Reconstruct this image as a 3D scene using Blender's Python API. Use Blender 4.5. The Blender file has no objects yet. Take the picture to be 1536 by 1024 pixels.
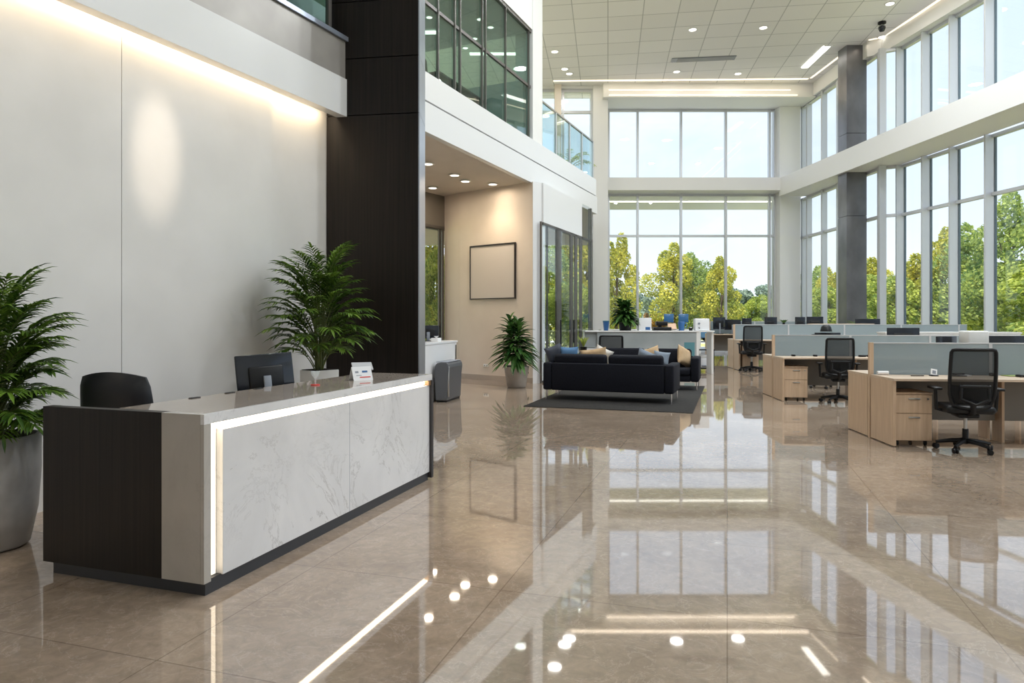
import bpy, bmesh, math, random
from mathutils import Vector, Matrix
R = math.radians
random.seed(7)
sc = bpy.context.scene
COL = sc.collection
F = 1024.0; HX = 768.0; HY = 480.0; EYE = 1.5

def X(px, d): return (px - HX) / F * d
def P(px, d): return (X(px, d), d)
def Zh(py, d): return EYE + (HY - py) / F * d

# ---------------------------------------------------------------- materials
MATS = {}
def nt(name):
    m = bpy.data.materials.new(name); m.use_nodes = True
    t = m.node_tree
    return m, t, t.nodes['Principled BSDF']
def pm(name, col, rough=.5, metal=0, spec=.5, emit=None, estr=0, coat=0, sub=0, ior=None):
    if name in MATS: return MATS[name]
    m, t, b = nt(name)
    b.inputs['Base Color'].default_value = (*col, 1)
    b.inputs['Roughness'].default_value = rough
    b.inputs['Metallic'].default_value = metal
    b.inputs['Specular IOR Level'].default_value = spec
    if ior: b.inputs['IOR'].default_value = ior
    b.inputs['Coat Weight'].default_value = coat
    if emit:
        b.inputs['Emission Color'].default_value = (*emit, 1)
        b.inputs['Emission Strength'].default_value = estr
    MATS[name] = m
    return m
def add(t, kind, **kw):
    n = t.nodes.new(kind)
    for k, v in kw.items(): setattr(n, k, v)
    return n
def ramp(t, stops):
    r = add(t, 'ShaderNodeValToRGB')
    e = r.color_ramp.elements
    e[0].position, e[0].color = stops[0][0], (*stops[0][1], 1)
    e[1].position, e[1].color = stops[1][0], (*stops[1][1], 1)
    for p, c in stops[2:]:
        x = e.new(p); x.color = (*c, 1)
    return r
def coords(t, scale=(1, 1, 1), rot=(0, 0, 0), kind='Object', loc=(0, 0, 0)):
    c = add(t, 'ShaderNodeTexCoord'); mp = add(t, 'ShaderNodeMapping')
    mp.inputs['Scale'].default_value = scale; mp.inputs['Rotation'].default_value = rot
    mp.inputs['Location'].default_value = loc
    t.links.new(c.outputs[kind], mp.inputs['Vector'])
    return mp.outputs['Vector']
def noise(t, vec, scale, detail=4, rough=.5, dist=0):
    n = add(t, 'ShaderNodeTexNoise')
    n.inputs['Scale'].default_value = scale; n.inputs['Detail'].default_value = detail
    n.inputs['Roughness'].default_value = rough; n.inputs['Distortion'].default_value = dist
    t.links.new(vec, n.inputs['Vector'])
    return n
def mixc(t, fac, a, b, blend='MIX'):
    m = add(t, 'ShaderNodeMix', data_type='RGBA', blend_type=blend)
    for i, v in ((0, fac), (6, a), (7, b)):
        if hasattr(v, 'links'): t.links.new(v, m.inputs[i])
        else: m.inputs[i].default_value = v if i == 0 else (*v, 1)
    return m.outputs[2]

def mat_floor():
    m, t, b = nt('polished_marble_floor')
    v = coords(t)
    n1 = noise(t, v, 1.1, 8, .62, .6)
    base = ramp(t, [(.3, (.27, .20, .145)), (.72, (.43, .34, .262))]); t.links.new(n1.outputs['Fac'], base.inputs[0])
    n2 = noise(t, v, 3.0, 7, .65, 1.6)
    ve = ramp(t, [(.485, (0, 0, 0)), (.5, (1, 1, 1)), (.515, (0, 0, 0))]); t.links.new(n2.outputs['Fac'], ve.inputs[0])
    c1 = mixc(t, .0, base.outputs[0], (.5, .43, .36))
    mm = add(t, 'ShaderNodeMath', operation='MULTIPLY'); t.links.new(ve.outputs[0], mm.inputs[0]); mm.inputs[1].default_value = .38
    c1 = mixc(t, mm.outputs[0], base.outputs[0], (.55, .47, .40))
    n3 = noise(t, v, 14, 6, .7, .8)
    sp = ramp(t, [(.35, (.82, .82, .82)), (.7, (1.1, 1.1, 1.1))]); t.links.new(n3.outputs['Fac'], sp.inputs[0])
    c1 = mixc(t, 1.0, c1, sp.outputs[0], 'MULTIPLY')
    vb = coords(t, rot=(0, 0, R(17.5)))
    br = add(t, 'ShaderNodeTexBrick'); br.offset = 0
    br.inputs['Scale'].default_value = 1; br.inputs['Brick Width'].default_value = 1.2; br.inputs['Row Height'].default_value = 1.2
    br.inputs['Mortar Size'].default_value = .0035; br.inputs['Mortar Smooth'].default_value = .1
    br.inputs['Color1'].default_value = (1, 1, 1, 1); br.inputs['Color2'].default_value = (.93, .93, .93, 1)
    br.inputs['Mortar'].default_value = (.62, .6, .58, 1)
    t.links.new(vb, br.inputs['Vector'])
    c1 = mixc(t, 1.0, c1, br.outputs['Color'], 'MULTIPLY')
    t.links.new(c1, b.inputs['Base Color'])
    b.inputs['Roughness'].default_value = .03
    b.inputs['IOR'].default_value = 2.35
    n4 = noise(t, v, .55, 2, .5); bp = add(t, 'ShaderNodeBump'); bp.inputs['Strength'].default_value = .018; bp.inputs['Distance'].default_value = .02
    t.links.new(n4.outputs['Fac'], bp.inputs['Height']); t.links.new(bp.outputs[0], b.inputs['Normal'])
    return m
def mat_marble(name, c0, c1, vein, rough=.16):
    m, t, b = nt(name)
    v = coords(t, scale=(1, 1, .8), rot=(.5, .4, .3))
    n1 = noise(t, v, 1.6, 6, .6, .5)
    base = ramp(t, [(.3, c0), (.7, c1)]); t.links.new(n1.outputs['Fac'], base.inputs[0])
    n2 = noise(t, v, 1.7, 9, .68, 1.2)
    ve = ramp(t, [(.486, (0, 0, 0)), (.5, (1, 1, 1)), (.512, (0, 0, 0))]); t.links.new(n2.outputs['Fac'], ve.inputs[0])
    n3 = noise(t, v, 1.3, 3); r3 = ramp(t, [(.42, (0, 0, 0)), (.65, (.75, .75, .75))]); t.links.new(n3.outputs['Fac'], r3.inputs[0])
    mm = add(t, 'ShaderNodeMath', operation='MULTIPLY'); t.links.new(ve.outputs[0], mm.inputs[0]); t.links.new(r3.outputs[0], mm.inputs[1])
    c = mixc(t, mm.outputs[0], base.outputs[0], vein)
    t.links.new(c, b.inputs['Base Color']); b.inputs['Roughness'].default_value = rough
    return m
def mat_wood(name, c0, c1, rough=.4, sx=40, sz=1.0, axis='z', streak=None):
    m, t, b = nt(name)
    scale = (sx, sx, sz) if axis == 'z' else (sz, sx, sx)
    v = coords(t, scale=scale)
    n = noise(t, v, 1.0, 5, .6, .3)
    r = ramp(t, [(.3, c0), (.7, c1)]); t.links.new(n.outputs['Fac'], r.inputs[0])
    t.links.new(r.outputs[0], b.inputs['Base Color']); b.inputs['Roughness'].default_value = rough
    b.inputs['Specular IOR Level'].default_value = .28 if name.startswith('dark') else .5
    return m
def mat_mottle(name, c0, c1, rough, scale=3, detail=5, metal=0, stretch=(1, 1, 1), bump=0):
    m, t, b = nt(name)
    v = coords(t, scale=stretch); n = noise(t, v, scale, detail)
    r = ramp(t, [(.3, c0), (.7, c1)]); t.links.new(n.outputs['Fac'], r.inputs[0])
    t.links.new(r.outputs[0], b.inputs['Base Color']); b.inputs['Roughness'].default_value = rough
    b.inputs['Metallic'].default_value = metal
    if name == 'navy_fabric': b.inputs['Specular IOR Level'].default_value = .25
    if bump:
        bp = add(t, 'ShaderNodeBump'); bp.inputs['Strength'].default_value = bump; bp.inputs['Distance'].default_value = .01
        t.links.new(n.outputs['Fac'], bp.inputs['Height']); t.links.new(bp.outputs[0], b.inputs['Normal'])
    return m
def mat_ceiling():
    m, t, b = nt('ceiling_tiles')
    v = coords(t, rot=(0, 0, R(8)))
    br = add(t, 'ShaderNodeTexBrick'); br.offset = 0
    br.inputs['Scale'].default_value = 1; br.inputs['Brick Width'].default_value = 1.15; br.inputs['Row Height'].default_value = 1.1
    br.inputs['Mortar Size'].default_value = .014; br.inputs['Mortar Smooth'].default_value = 0
    br.inputs['Color1'].default_value = (.90, .89, .88, 1); br.inputs['Color2'].default_value = (.85, .84, .83, 1)
    br.inputs['Mortar'].default_value = (.50, .50, .50, 1)
    t.links.new(v, br.inputs['Vector'])
    n = noise(t, coords(t), 60, 2); r = ramp(t, [(.3, (.94, .94, .94)), (.7, (1, 1, 1))]); t.links.new(n.outputs['Fac'], r.inputs[0])
    c = mixc(t, 1, br.outputs['Color'], r.outputs[0], 'MULTIPLY')
    t.links.new(c, b.inputs['Base Color']); b.inputs['Roughness'].default_value = .75
    return m
def mat_glass(name, tint=(1, 1, 1), refl=1.0, base=0.0, ior=1.5, rough=0.0):
    m = bpy.data.materials.new(name); m.use_nodes = True; t = m.node_tree
    for n in list(t.nodes): t.nodes.remove(n)
    o = add(t, 'ShaderNodeOutputMaterial'); mx = add(t, 'ShaderNodeMixShader')
    tr = add(t, 'ShaderNodeBsdfTransparent'); tr.inputs[0].default_value = (*tint, 1)
    g = add(t, 'ShaderNodeBsdfGlossy'); g.inputs['Roughness'].default_value = rough; g.inputs['Color'].default_value = (.92, .97, .96, 1)
    lw_ = add(t, 'ShaderNodeLayerWeight'); lw_.inputs['Blend'].default_value = .5
    pw = add(t, 'ShaderNodeMath', operation='POWER'); pw.inputs[1].default_value = 5; t.links.new(lw_.outputs['Facing'], pw.inputs[0])
    ma = add(t, 'ShaderNodeMath', operation='MULTIPLY_ADD'); ma.inputs[1].default_value = refl * .9; ma.inputs[2].default_value = .03 + base
    t.links.new(pw.outputs[0], ma.inputs[0]); t.links.new(ma.outputs[0], mx.inputs[0])
    t.links.new(tr.outputs[0], mx.inputs[1]); t.links.new(g.outputs[0], mx.inputs[2]); t.links.new(mx.outputs[0], o.inputs[0])
    return m
def mat_mix_trans(name, col, alpha, rough=.5):
    m, t, b = nt(name)
    b.inputs['Base Color'].default_value = (*col, 1); b.inputs['Roughness'].default_value = rough
    b.inputs['Alpha'].default_value = alpha
    return m
def mat_leaf(name, c0, c1, rough=.45, trans=.3, scale=3, rnd=True):
    m, t, b = nt(name)
    v = coords(t); n = noise(t, v, scale, 3)
    r = ramp(t, [(.25, c0), (.75, c1)])
    if rnd:
        g = add(t, 'ShaderNodeNewGeometry'); a = add(t, 'ShaderNodeMath', operation='MULTIPLY_ADD'); a.inputs[1].default_value = .45; 
        t.links.new(g.outputs['Random Per Island'], a.inputs[0])
        sb = add(t, 'ShaderNodeMath', operation='SUBTRACT'); t.links.new(n.outputs['Fac'], sb.inputs[0]); sb.inputs[1].default_value = .22
        t.links.new(sb.outputs[0], a.inputs[2]); t.links.new(a.outputs[0], r.inputs[0])
    else: t.links.new(n.outputs['Fac'], r.inputs[0])
    t.links.new(r.outputs[0], b.inputs['Base Color']); b.inputs['Roughness'].default_value = rough
    tl = add(t, 'ShaderNodeBsdfTranslucent'); t.links.new(r.outputs[0], tl.inputs[0])
    mx = add(t, 'ShaderNodeMixShader'); mx.inputs[0].default_value = trans
    o = t.nodes['Material Output']
    t.links.new(b.outputs[0], mx.inputs[1]); t.links.new(tl.outputs[0], mx.inputs[2]); t.links.new(mx.outputs[0], o.inputs[0])
    return m

M = dict(
    floor=mat_floor(), ceiling=mat_ceiling(),
    marble=mat_marble('white_marble', (.66, .665, .68), (.80, .80, .81), (.42, .41, .41)),
    marble_reflecting=mat_marble('counter_marble_reflection', (.33, .28, .24), (.43, .375, .325), (.25, .21, .18), .06),  # tan colour paints the reflections seen on the marble top
    marble_end=mat_marble('end_marble', (.40, .375, .34), (.50, .475, .44), (.33, .31, .28), .2),
    darkwood=mat_wood('dark_wenge_wood', (.0045, .0032, .0026), (.017, .012, .0095), .42, 45, .8),
    oak=mat_wood('light_oak', (.55, .39, .26), (.68, .51, .36), .42, 30, 2.0),
    oakx=mat_wood('light_oak_top', (.58, .45, .33), (.72, .58, .45), .3, 30, 2.0, 'x'),
    white=pm('white_paint', (.80, .80, .79), .45),
    white_gloss=pm('white_panel', (.78, .79, .80), .22),
    wallw=mat_mottle('warm_white_plaster', (.68, .67, .655), (.76, .75, .735), .5, 1.2, 6),
    cream=mat_mottle('cream_plaster', (.66, .58, .50), (.71, .635, .55), .6, 1.5),
    fascia_grey=mat_mottle('brushed_grey_metal', (.34, .32, .30), (.42, .40, .375), .3, 2, 3, .3),
    colgrey=mat_mottle('column_metal', (.14, .14, .15), (.24, .24, .25), .32, 1.5, 5, .55, (1, 1, .6)),
    colblue=pm('satin_aluminium', (.42, .47, .56), .3, .8),
    alu=pm('window_aluminium', (.60, .62, .65), .35, .35),
    alud=pm('window_gasket', (.10, .14, .17), .4),
    framed=pm('dark_bronze_frame', (.13, .12, .11), .4, .4),
    taupe=pm('taupe_panel', (.17, .15, .125), .5),
    stonebase=pm('stone_baseboard', (.42, .36, .30), .3),
    glass=mat_glass('window_glass', (.97, .99, 1), .85, .0),
    glassg=mat_glass('green_glass', (.62, .77, .74), 1.0, .08),
    glassr=mat_glass('rail_glass', (.80, .91, .92), 1.0, .03),
    clear=mat_mix_trans('clear_acrylic', (.8, .86, .88), .45, .1),
    frost=mat_mix_trans('frosted_glass', (.34, .42, .46), .78, .25),
    warm=pm('warm_led', (1, 1, 1), .5, emit=(1, .80, .55), estr=2.0),
    warm2=pm('warm_led_soft', (1, 1, 1), .5, emit=(1, .80, .56), estr=1.25),
    lamp=pm('lamp_lens', (1, 1, 1), .5, emit=(1, .93, .80), estr=3.2),
    black=pm('black_plastic', (.006, .0065, .008), .42, 0, .35),
    blackg=pm('black_gloss', (.010, .014, .022), .15),
    leather=pm('black_leather', (.017, .018, .022), .42, 0, .4),
    fabric=mat_mottle('navy_fabric', (.0035, .0045, .009), (.007, .0085, .016), .8, 40, 2),
    fabside=pm('grey_blue_fabric', (.05, .06, .085), .6),
    mesh=mat_mix_trans('chair_mesh', (.010, .011, .013), .80, .8),
    chrome=pm('chrome', (.75, .75, .76), .18, 1),
    steel=pm('steel_handle', (.45, .44, .42), .3, .9),
    rug=mat_mottle('charcoal_rug', (.014, .013, .012), (.030, .028, .026), .95, 25, 4, bump=.3),
    tan=mat_mottle('tan_linen', (.50, .34, .19), (.62, .45, .27), .8, 8),
    whitef=mat_mottle('white_fur', (.68, .66, .62), (.82, .80, .77), .9, 20, bump=.4),
    bluef=pm('blue_cushion', (.10, .22, .40), .8), greyf=pm('grey_cushion', (.22, .27, .34), .8),
    concrete=mat_mottle('grey_concrete', (.30, .295, .29), (.47, .465, .46), .45, 4, 7),
    stonepot=mat_mottle('taupe_stone_pot', (.34, .31, .28), (.45, .42, .385), .45, 5),
    soil=pm('soil', (.03, .02, .013), .9),
    palm=mat_leaf('palm_leaf', (.020, .065, .008), (.16, .28, .035), .38, .18, 4),
    drac=mat_leaf('broad_leaf', (.015, .06, .014), (.10, .22, .05), .28, .12, 4),
    stem=pm('palm_stem', (.13, .16, .05), .6),
    bark=pm('bark', (.11, .075, .05), .9),
    tree1=mat_leaf('autumn_tree_leaf', (.24, .30, .05), (.85, .76, .13), .6, .5, .35),
    tree2=mat_leaf('green_tree_leaf', (.12, .22, .06), (.60, .68, .18), .6, .5, .3),
    tree3=mat_leaf('hedge_leaf', (.18, .28, .06), (.72, .76, .18), .6, .5, .5),
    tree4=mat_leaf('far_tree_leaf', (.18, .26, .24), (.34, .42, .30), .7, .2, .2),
    treeo=mat_leaf('orange_tree_leaf', (.30, .16, .05), (.72, .45, .12), .6, .3, .4),
    grass=mat_mottle('lawn', (.38, .40, .12), (.60, .58, .24), .9, .15, 6),
    road=pm('pale_road', (.55, .54, .53), .8),
    art=pm('blank_canvas', (.60, .55, .50), .7), artf=pm('thin_black_frame', (.02, .014, .012), .4),
    bin=pm('grey_bin', (.11, .115, .125), .38, .2), paper=pm('white_paper', (.82, .83, .85), .6),
    red=pm('red_mark', (.65, .06, .05), .5), greym=pm('grey_mark', (.25, .28, .33), .5),
    blue=pm('blue_plastic', (.03, .12, .32), .35), peach=pm('peach_cover', (.75, .50, .34), .6), yellow=pm('yellow_note', (.8, .68, .15), .6),
    screenblue=pm('blue_screen', (.03, .10, .22), .2, emit=(.05, .18, .4), estr=.2),
    teal=pm('teal_panel', (.10, .26, .30), .4), greypanel=mat_mottle('grey_panel', (.30, .34, .35), (.42, .45, .46), .35, 1.2),
    carblue=pm('car_paint', (.05, .12, .22), .3, .3), redcar=pm('car_red', (.4, .1, .08), .3), tyre=pm('tyre', (.02, .02, .02), .8),
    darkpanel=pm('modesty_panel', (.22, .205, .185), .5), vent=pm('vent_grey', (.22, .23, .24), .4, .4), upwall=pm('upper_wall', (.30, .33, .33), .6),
)

# ---------------------------------------------------------------- mesh builder
class MB:
    def __init__(s): s.v = []; s.f = []; s.sm = []
    def _a(s, vs, fs, sm=False):
        o = len(s.v); s.v += [tuple(x) for x in vs]
        s.f += [tuple(i + o for i in f) for f in fs]; s.sm += [sm] * len(fs); return s
    def box(s, x0, x1, y0, y1, z0, z1, m=None):
        vs = [Vector((x, y, z)) for z in (z0, z1) for (x, y) in ((x0, y0), (x1, y0), (x1, y1), (x0, y1))]
        if m: vs = [m @ v for v in vs]
        return s._a(vs, [(3, 2, 1, 0), (4, 5, 6, 7), (0, 1, 5, 4), (1, 2, 6, 5), (2, 3, 7, 6), (3, 0, 4, 7)])
    def rbox(s, x0, x1, y0, y1, z0, z1, r=.03, seg=3, m=None):
        bm = bmesh.new(); bmesh.ops.create_cube(bm, size=1)
        bmesh.ops.scale(bm, vec=(x1 - x0, y1 - y0, z1 - z0), verts=bm.verts)
        bmesh.ops.translate(bm, vec=((x0 + x1) / 2, (y0 + y1) / 2, (z0 + z1) / 2), verts=bm.verts)
        bmesh.ops.bevel(bm, geom=list(bm.edges), offset=r, segments=seg, profile=.5, affect='EDGES')
        if m: bmesh.ops.transform(bm, matrix=m, verts=bm.verts)
        bm.verts.index_update()
        s._a([v.co.copy() for v in bm.verts], [[v.index for v in f.verts] for f in bm.faces], True); bm.free(); return s
    def prism(s, poly, z0, z1):
        n = len(poly); A = sum(poly[i][0] * poly[(i + 1) % n][1] - poly[(i + 1) % n][0] * poly[i][1] for i in range(n))
        if A < 0: poly = poly[::-1]
        vs = [(p[0], p[1], z0) for p in poly] + [(p[0], p[1], z1) for p in poly]
        fs = [tuple(range(n - 1, -1, -1)), tuple(range(n, 2 * n))] + [(i, (i + 1) % n, n + (i + 1) % n, n + i) for i in range(n)]
        return s._a(vs, fs)
    def wall(s, a, b, th, z0, z1):
        """slab from plan point a to b, thickness th to the left of a->b"""
        d = Vector((b[0] - a[0], b[1] - a[1])); n = Vector((-d.y, d.x)).normalized() * th
        return s.prism([a, b, (b[0] + n.x, b[1] + n.y), (a[0] + n.x, a[1] + n.y)], z0, z1)
    def quad(s, a, b, c, d): return s._a([a, b, c, d], [(0, 1, 2, 3)])
    def tube(s, path, r, seg=10, caps=True, sm=True):
        path = [Vector(p) for p in path]; n = len(path); rs = r if isinstance(r, (list, tuple)) else [r] * n
        vs = []; fs = []; up = None
        for i, p in enumerate(path):
            d = (path[min(i + 1, n - 1)] - path[max(i - 1, 0)]).normalized()
            if up is None: up = Vector((0, 0, 1)) if abs(d.z) < .9 else Vector((1, 0, 0))
            a = d.cross(up).normalized(); b = a.cross(d).normalized(); up = b
            for k in range(seg):
                t = 2 * math.pi * k / seg; vs.append(p + a * math.cos(t) * rs[i] + b * math.sin(t) * rs[i])
        for i in range(n - 1):
            for k in range(seg):
                k2 = (k + 1) % seg; fs.append((i * seg + k, i * seg + k2, (i + 1) * seg + k2, (i + 1) * seg + k))
        if caps: fs.append(tuple(range(seg - 1, -1, -1))); fs.append(tuple((n - 1) * seg + k for k in range(seg)))
        return s._a(vs, fs, sm)
    def lathe(s, prof, seg=32, c=(0, 0, 0), m=None):
        vs = []; fs = []
        for r, z in prof:
            for k in range(seg):
                t = 2 * math.pi * k / seg; p = Vector((c[0] + r * math.cos(t), c[1] + r * math.sin(t), c[2] + z))
                vs.append(m @ p if m else p)
        for i in range(len(prof) - 1):
            for k in range(seg):
                k2 = (k + 1) % seg; fs.append((i * seg + k, i * seg + k2, (i + 1) * seg + k2, (i + 1) * seg + k))
        if prof[0][0] > 1e-4: fs.append(tuple(range(seg - 1, -1, -1)))
        if prof[-1][0] > 1e-4: fs.append(tuple((len(prof) - 1) * seg + k for k in range(seg)))
        return s._a(vs, fs, True)
    def build(s, name, mat, parent=None, bevel=0, loc=None):
        me = bpy.data.meshes.new(name); me.from_pydata(s.v, [], s.f)
        me.polygons.foreach_set('use_smooth', s.sm); me.materials.append(mat if not isinstance(mat, str) else M[mat])
        me.update()
        o = bpy.data.objects.new(name, me); COL.objects.link(o)
        if parent: o.parent = parent
        if loc: o.location = loc
        if bevel:
            b = o.modifiers.new('bevel', 'BEVEL'); b.width = bevel; b.segments = 2; b.limit_method = 'ANGLE'; b.angle_limit = R(40)
        if any(s.sm):
            try: me.set_sharp_from_angle(angle=R(50))
            except Exception: pass
        return o

def tag(o, label, cat, group=None, kind=None):
    if label: o['label'] = label
    if cat: o['category'] = cat
    if group: o['group'] = group
    if kind: o['kind'] = kind
    return o
def thing(name, label, cat, loc=(0, 0, 0), rz=0, group=None, s=1):
    o = bpy.data.objects.new(name, None); COL.objects.link(o); o.location = loc; o.rotation_euler = (0, 0, rz); o.scale = (s, s, s)
    o.empty_display_size = .1
    return tag(o, label, cat, group)
def struct(name, mb, mat, parent=None, bevel=0, label=None):
    o = mb.build(name, mat, parent, bevel)
    if not parent: o['kind'] = 'structure'
    if label: o['label'] = label
    return o
def copy_tree(src, parent=None):
    c = src.copy(); COL.objects.link(c)
    if parent: c.parent = parent; c.matrix_parent_inverse = src.matrix_parent_inverse.copy()
    for ch in list(src.children): copy_tree(ch, c)
    return c
def place(src, first, loc, rz, label, group=None, s=1, name=None):
    o = src if first else copy_tree(src)
    o.location = loc; o.rotation_euler = (0, 0, rz); o.scale = (s, s, s)
    o['label'] = label
    if group: o['group'] = group
    return o

CEIL = 11.65
# ================================================================ SETTING
struct('floor', MB().prism([(-9, -5), (16, -5), (16, 31.2), (-9, 31.2)], -.2, 0), 'floor')
cp = [(-7, -5), (16.75, -5), (16.75, -4), (13.85, 24.1), (13.4, 24.4), (13.3, 31.3), (-7, 31.3)]
struct('ceiling', MB().prism(cp, CEIL, CEIL + .3), 'ceiling')
struct('wall_rear', MB().prism([(-8, -4.2), (16, -4.2), (16, -4), (-8, -4)], 0, CEIL), 'wallw')

# left wall line  X = -6.13 + .458 Z
WK = .458; WC = -6.13
def wl(z, off=0): return (WC + WK * z + off, z)
lw = MB()
for (z0, z1, off) in ((-4, 1.5, 0), (1.505, 5.95, 0), (5.955, 7.57, 0), (7.575, 8.62, -.06)):
    a, b = wl(z0, off), wl(z1, off)
    lw.wall(a, b, .25, 0, 4.3)
lwall = struct('wall_left', lw, 'wallw')
bb = MB().wall(wl(-4, .012), wl(8.6, -.02), .02, 0, .075)
struct('baseboard_left', bb, 'stonebase')
# fascia above the left wall
fa = MB().wall(wl(-4, .23), wl(8.43, .23), .13, 4.01, 4.47)
struct('trim_1', fa, 'white_gloss')
fb = MB().wall(wl(-4, .215), wl(8.425, .215), .5, 4.475, 4.93)
struct('trim_2', fb, 'fascia_grey')
fc = MB().wall(wl(-4, .25), wl(8.43, .25), .6, 4.935, 4.99)
struct('trim_3', fc, 'colblue')
# light cove
cv = MB().wall(wl(-4, .095), wl(8.4, .095), .07, 4.10, 4.12)
cl = thing('cove_light', 'long warm light strip hidden in the slot above the left wall', 'light strip')
cv.build('light_strip', 'warm', cl)
# glass above fascia + dark upper room
g = thing('glass_balustrade', 'dark tinted glass pane above grey ledge left of dark wood column', 'glass panel')
MB().wall(wl(6.3, .08), wl(8.35, .08), .02, 4.99, 7.6).build('pane', 'glassg', g)
for zz in (6.3, 7.3, 8.3): MB().wall(wl(zz, .10), wl(zz + .05, .10), .05, 4.99, 7.6).build('post', 'framed', g)
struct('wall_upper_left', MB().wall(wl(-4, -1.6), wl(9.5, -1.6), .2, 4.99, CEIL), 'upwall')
struct('floor_upper_left', MB().wall(wl(-4, -.3), wl(8.5, -.3), 1.5, 4.6, 4.93), 'white')
struct('wall_upper_left_header', MB().wall(wl(-4, 0), wl(8.45, 0), .2, 7.6, CEIL), 'white')

# dark wood column (room height)
ca, cb, cc, cd = (-2.30, 8.47), (-1.135, 8.30), (-1.147, 8.92), (-2.2, 9.1)
def seamed(poly, zs, gap=.012):
    m = MB()
    for z0, z1 in zip(zs[:-1], zs[1:]): m.prism(poly, z0 + gap, z1)
    return m
s1 = Zh(169.5, 8.3); s2 = Zh(83, 8.3)
dc = seamed([ca, (cb[0] - .004, cb[1]), (cc[0] - .02, cc[1]), cd], [0, s1, s2, s2 + (s2 - s1), CEIL])
struct('column_dark_wood', dc, 'darkwood')
struct('column_metal_edge', seamed([(cb[0] - .003, cb[1] - .012), (cb[0] + .012, cb[1] - .012), (cc[0] + .012, cc[1]), (cc[0] - .015, cc[1])], [0, s1, s2, s2 + (s2 - s1), CEIL], .006), 'colblue')
# wall closing the left wing behind the column
struct('wall_wing_left', MB().wall((-2.1, 9.05), (-3.2, 15.95), .2, 0, 5.7), 'cream')

# balcony slab  line: (-1.515,11.75) -> (2.62,21.0)
BS0, BS1 = (-1.515, 11.75), (2.62, 21.0)
bd = Vector((BS1[0] - BS0[0], BS1[1] - BS0[1])).normalized(); bn = Vector((-bd.y, bd.x))
def bl(t, off=0):  # t metres from BS0 along the edge, off to the left (away from hall)
    return (BS0[0] + bd.x * t + bn.x * off, BS0[1] + bd.y * t + bn.y * off)
BL = math.hypot(BS1[0] - BS0[0], BS1[1] - BS0[1])
SOF, SG, ST = 4.76, 5.29, 5.80
struct('trim_4', MB().wall(bl(-3.3), bl(BL), .12, SOF, SG - .01), 'white_gloss')
struct('trim_5', MB().wall(bl(-3.3, 0), bl(BL - .1, 0), .12, SG + .02, ST), 'white_gloss')
slab = MB().prism([bl(-3.3, .12), bl(BL - .05, .12), (3.3, 29.9), (-8, 29.9), (-8, 10)], SOF + .02, ST - .03)
struct('ceiling_under_balcony', slab, mat_mottle('soffit_paint', (.60, .55, .49), (.64, .59, .53), .7, 2))
# upper glass box on the slab: from t0 .. t at px798
def tpx(px, off=0):
    r = (px - HX) / F; p = bl(0, off)
    return (r * p[1] - p[0]) / (bd.x - r * bd.y)
TG = tpx(798, .05)
GT = 8.4
gb = thing('glass_wall', 'green tinted meeting room glass wall above the white balcony edge', 'glass wall')
MB().wall(bl(-3.2, .10), bl(TG, .10), .03, ST, GT).build('pane', 'glassg', gb)
for px in (659, 684, 692, 725, 730, 760, 794.5):
    t_ = tpx(px, .05); MB().wall(bl(t_ - .015, .06), bl(t_ + .015, .06), .05, ST, GT).build('mullion', 'framed', gb)
MB().wall(bl(-3.2, .06), bl(TG, .06), .09, GT - .03, GT + .04).build('top_rail', 'framed', gb)
MB().wall(bl(-3.2, .08), bl(TG, .08), .05, 7.05, 7.11).build('transom', 'framed', gb)
# wall above glass box, corner pier
struct('wall_upper_left_front', MB().wall(bl(-3.3, .04), bl(TG, .04), .5, GT + .04, CEIL), 'white')
TP1 = tpx(813, .04)
struct('pier_balcony', MB().wall(bl(TG, .03), bl(TP1, .03), .45, ST, CEIL), 'white')
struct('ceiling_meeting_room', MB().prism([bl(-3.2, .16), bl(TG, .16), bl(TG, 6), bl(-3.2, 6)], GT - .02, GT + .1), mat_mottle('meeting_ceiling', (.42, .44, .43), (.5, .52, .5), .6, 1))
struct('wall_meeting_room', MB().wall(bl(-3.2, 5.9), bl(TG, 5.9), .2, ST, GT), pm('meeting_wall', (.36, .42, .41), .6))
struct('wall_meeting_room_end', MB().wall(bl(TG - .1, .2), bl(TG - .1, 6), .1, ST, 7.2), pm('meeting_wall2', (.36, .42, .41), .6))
# balcony rail
rl = thing('glass_railing', 'clear glass balcony railing with slim posts between white pier and column', 'railing')
TR0, TR1 = TP1 + .02, BL - .1
MB().wall(bl(TR0, .1), bl(TR1, .1), .02, ST, ST + 1.15).build('pane', 'glassr', rl)
MB().wall(bl(TR0, .085), bl(TR1, .085), .05, ST + 1.15, ST + 1.19).build('handrail', 'steel', rl)
for k in range(5):
    t_ = TR0 + (TR1 - TR0) * (k + .02) / 4.05
    MB().wall(bl(t_, .085), bl(t_ + .05, .085), .05, ST, ST + 1.15).build('post', 'alu', rl)

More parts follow.
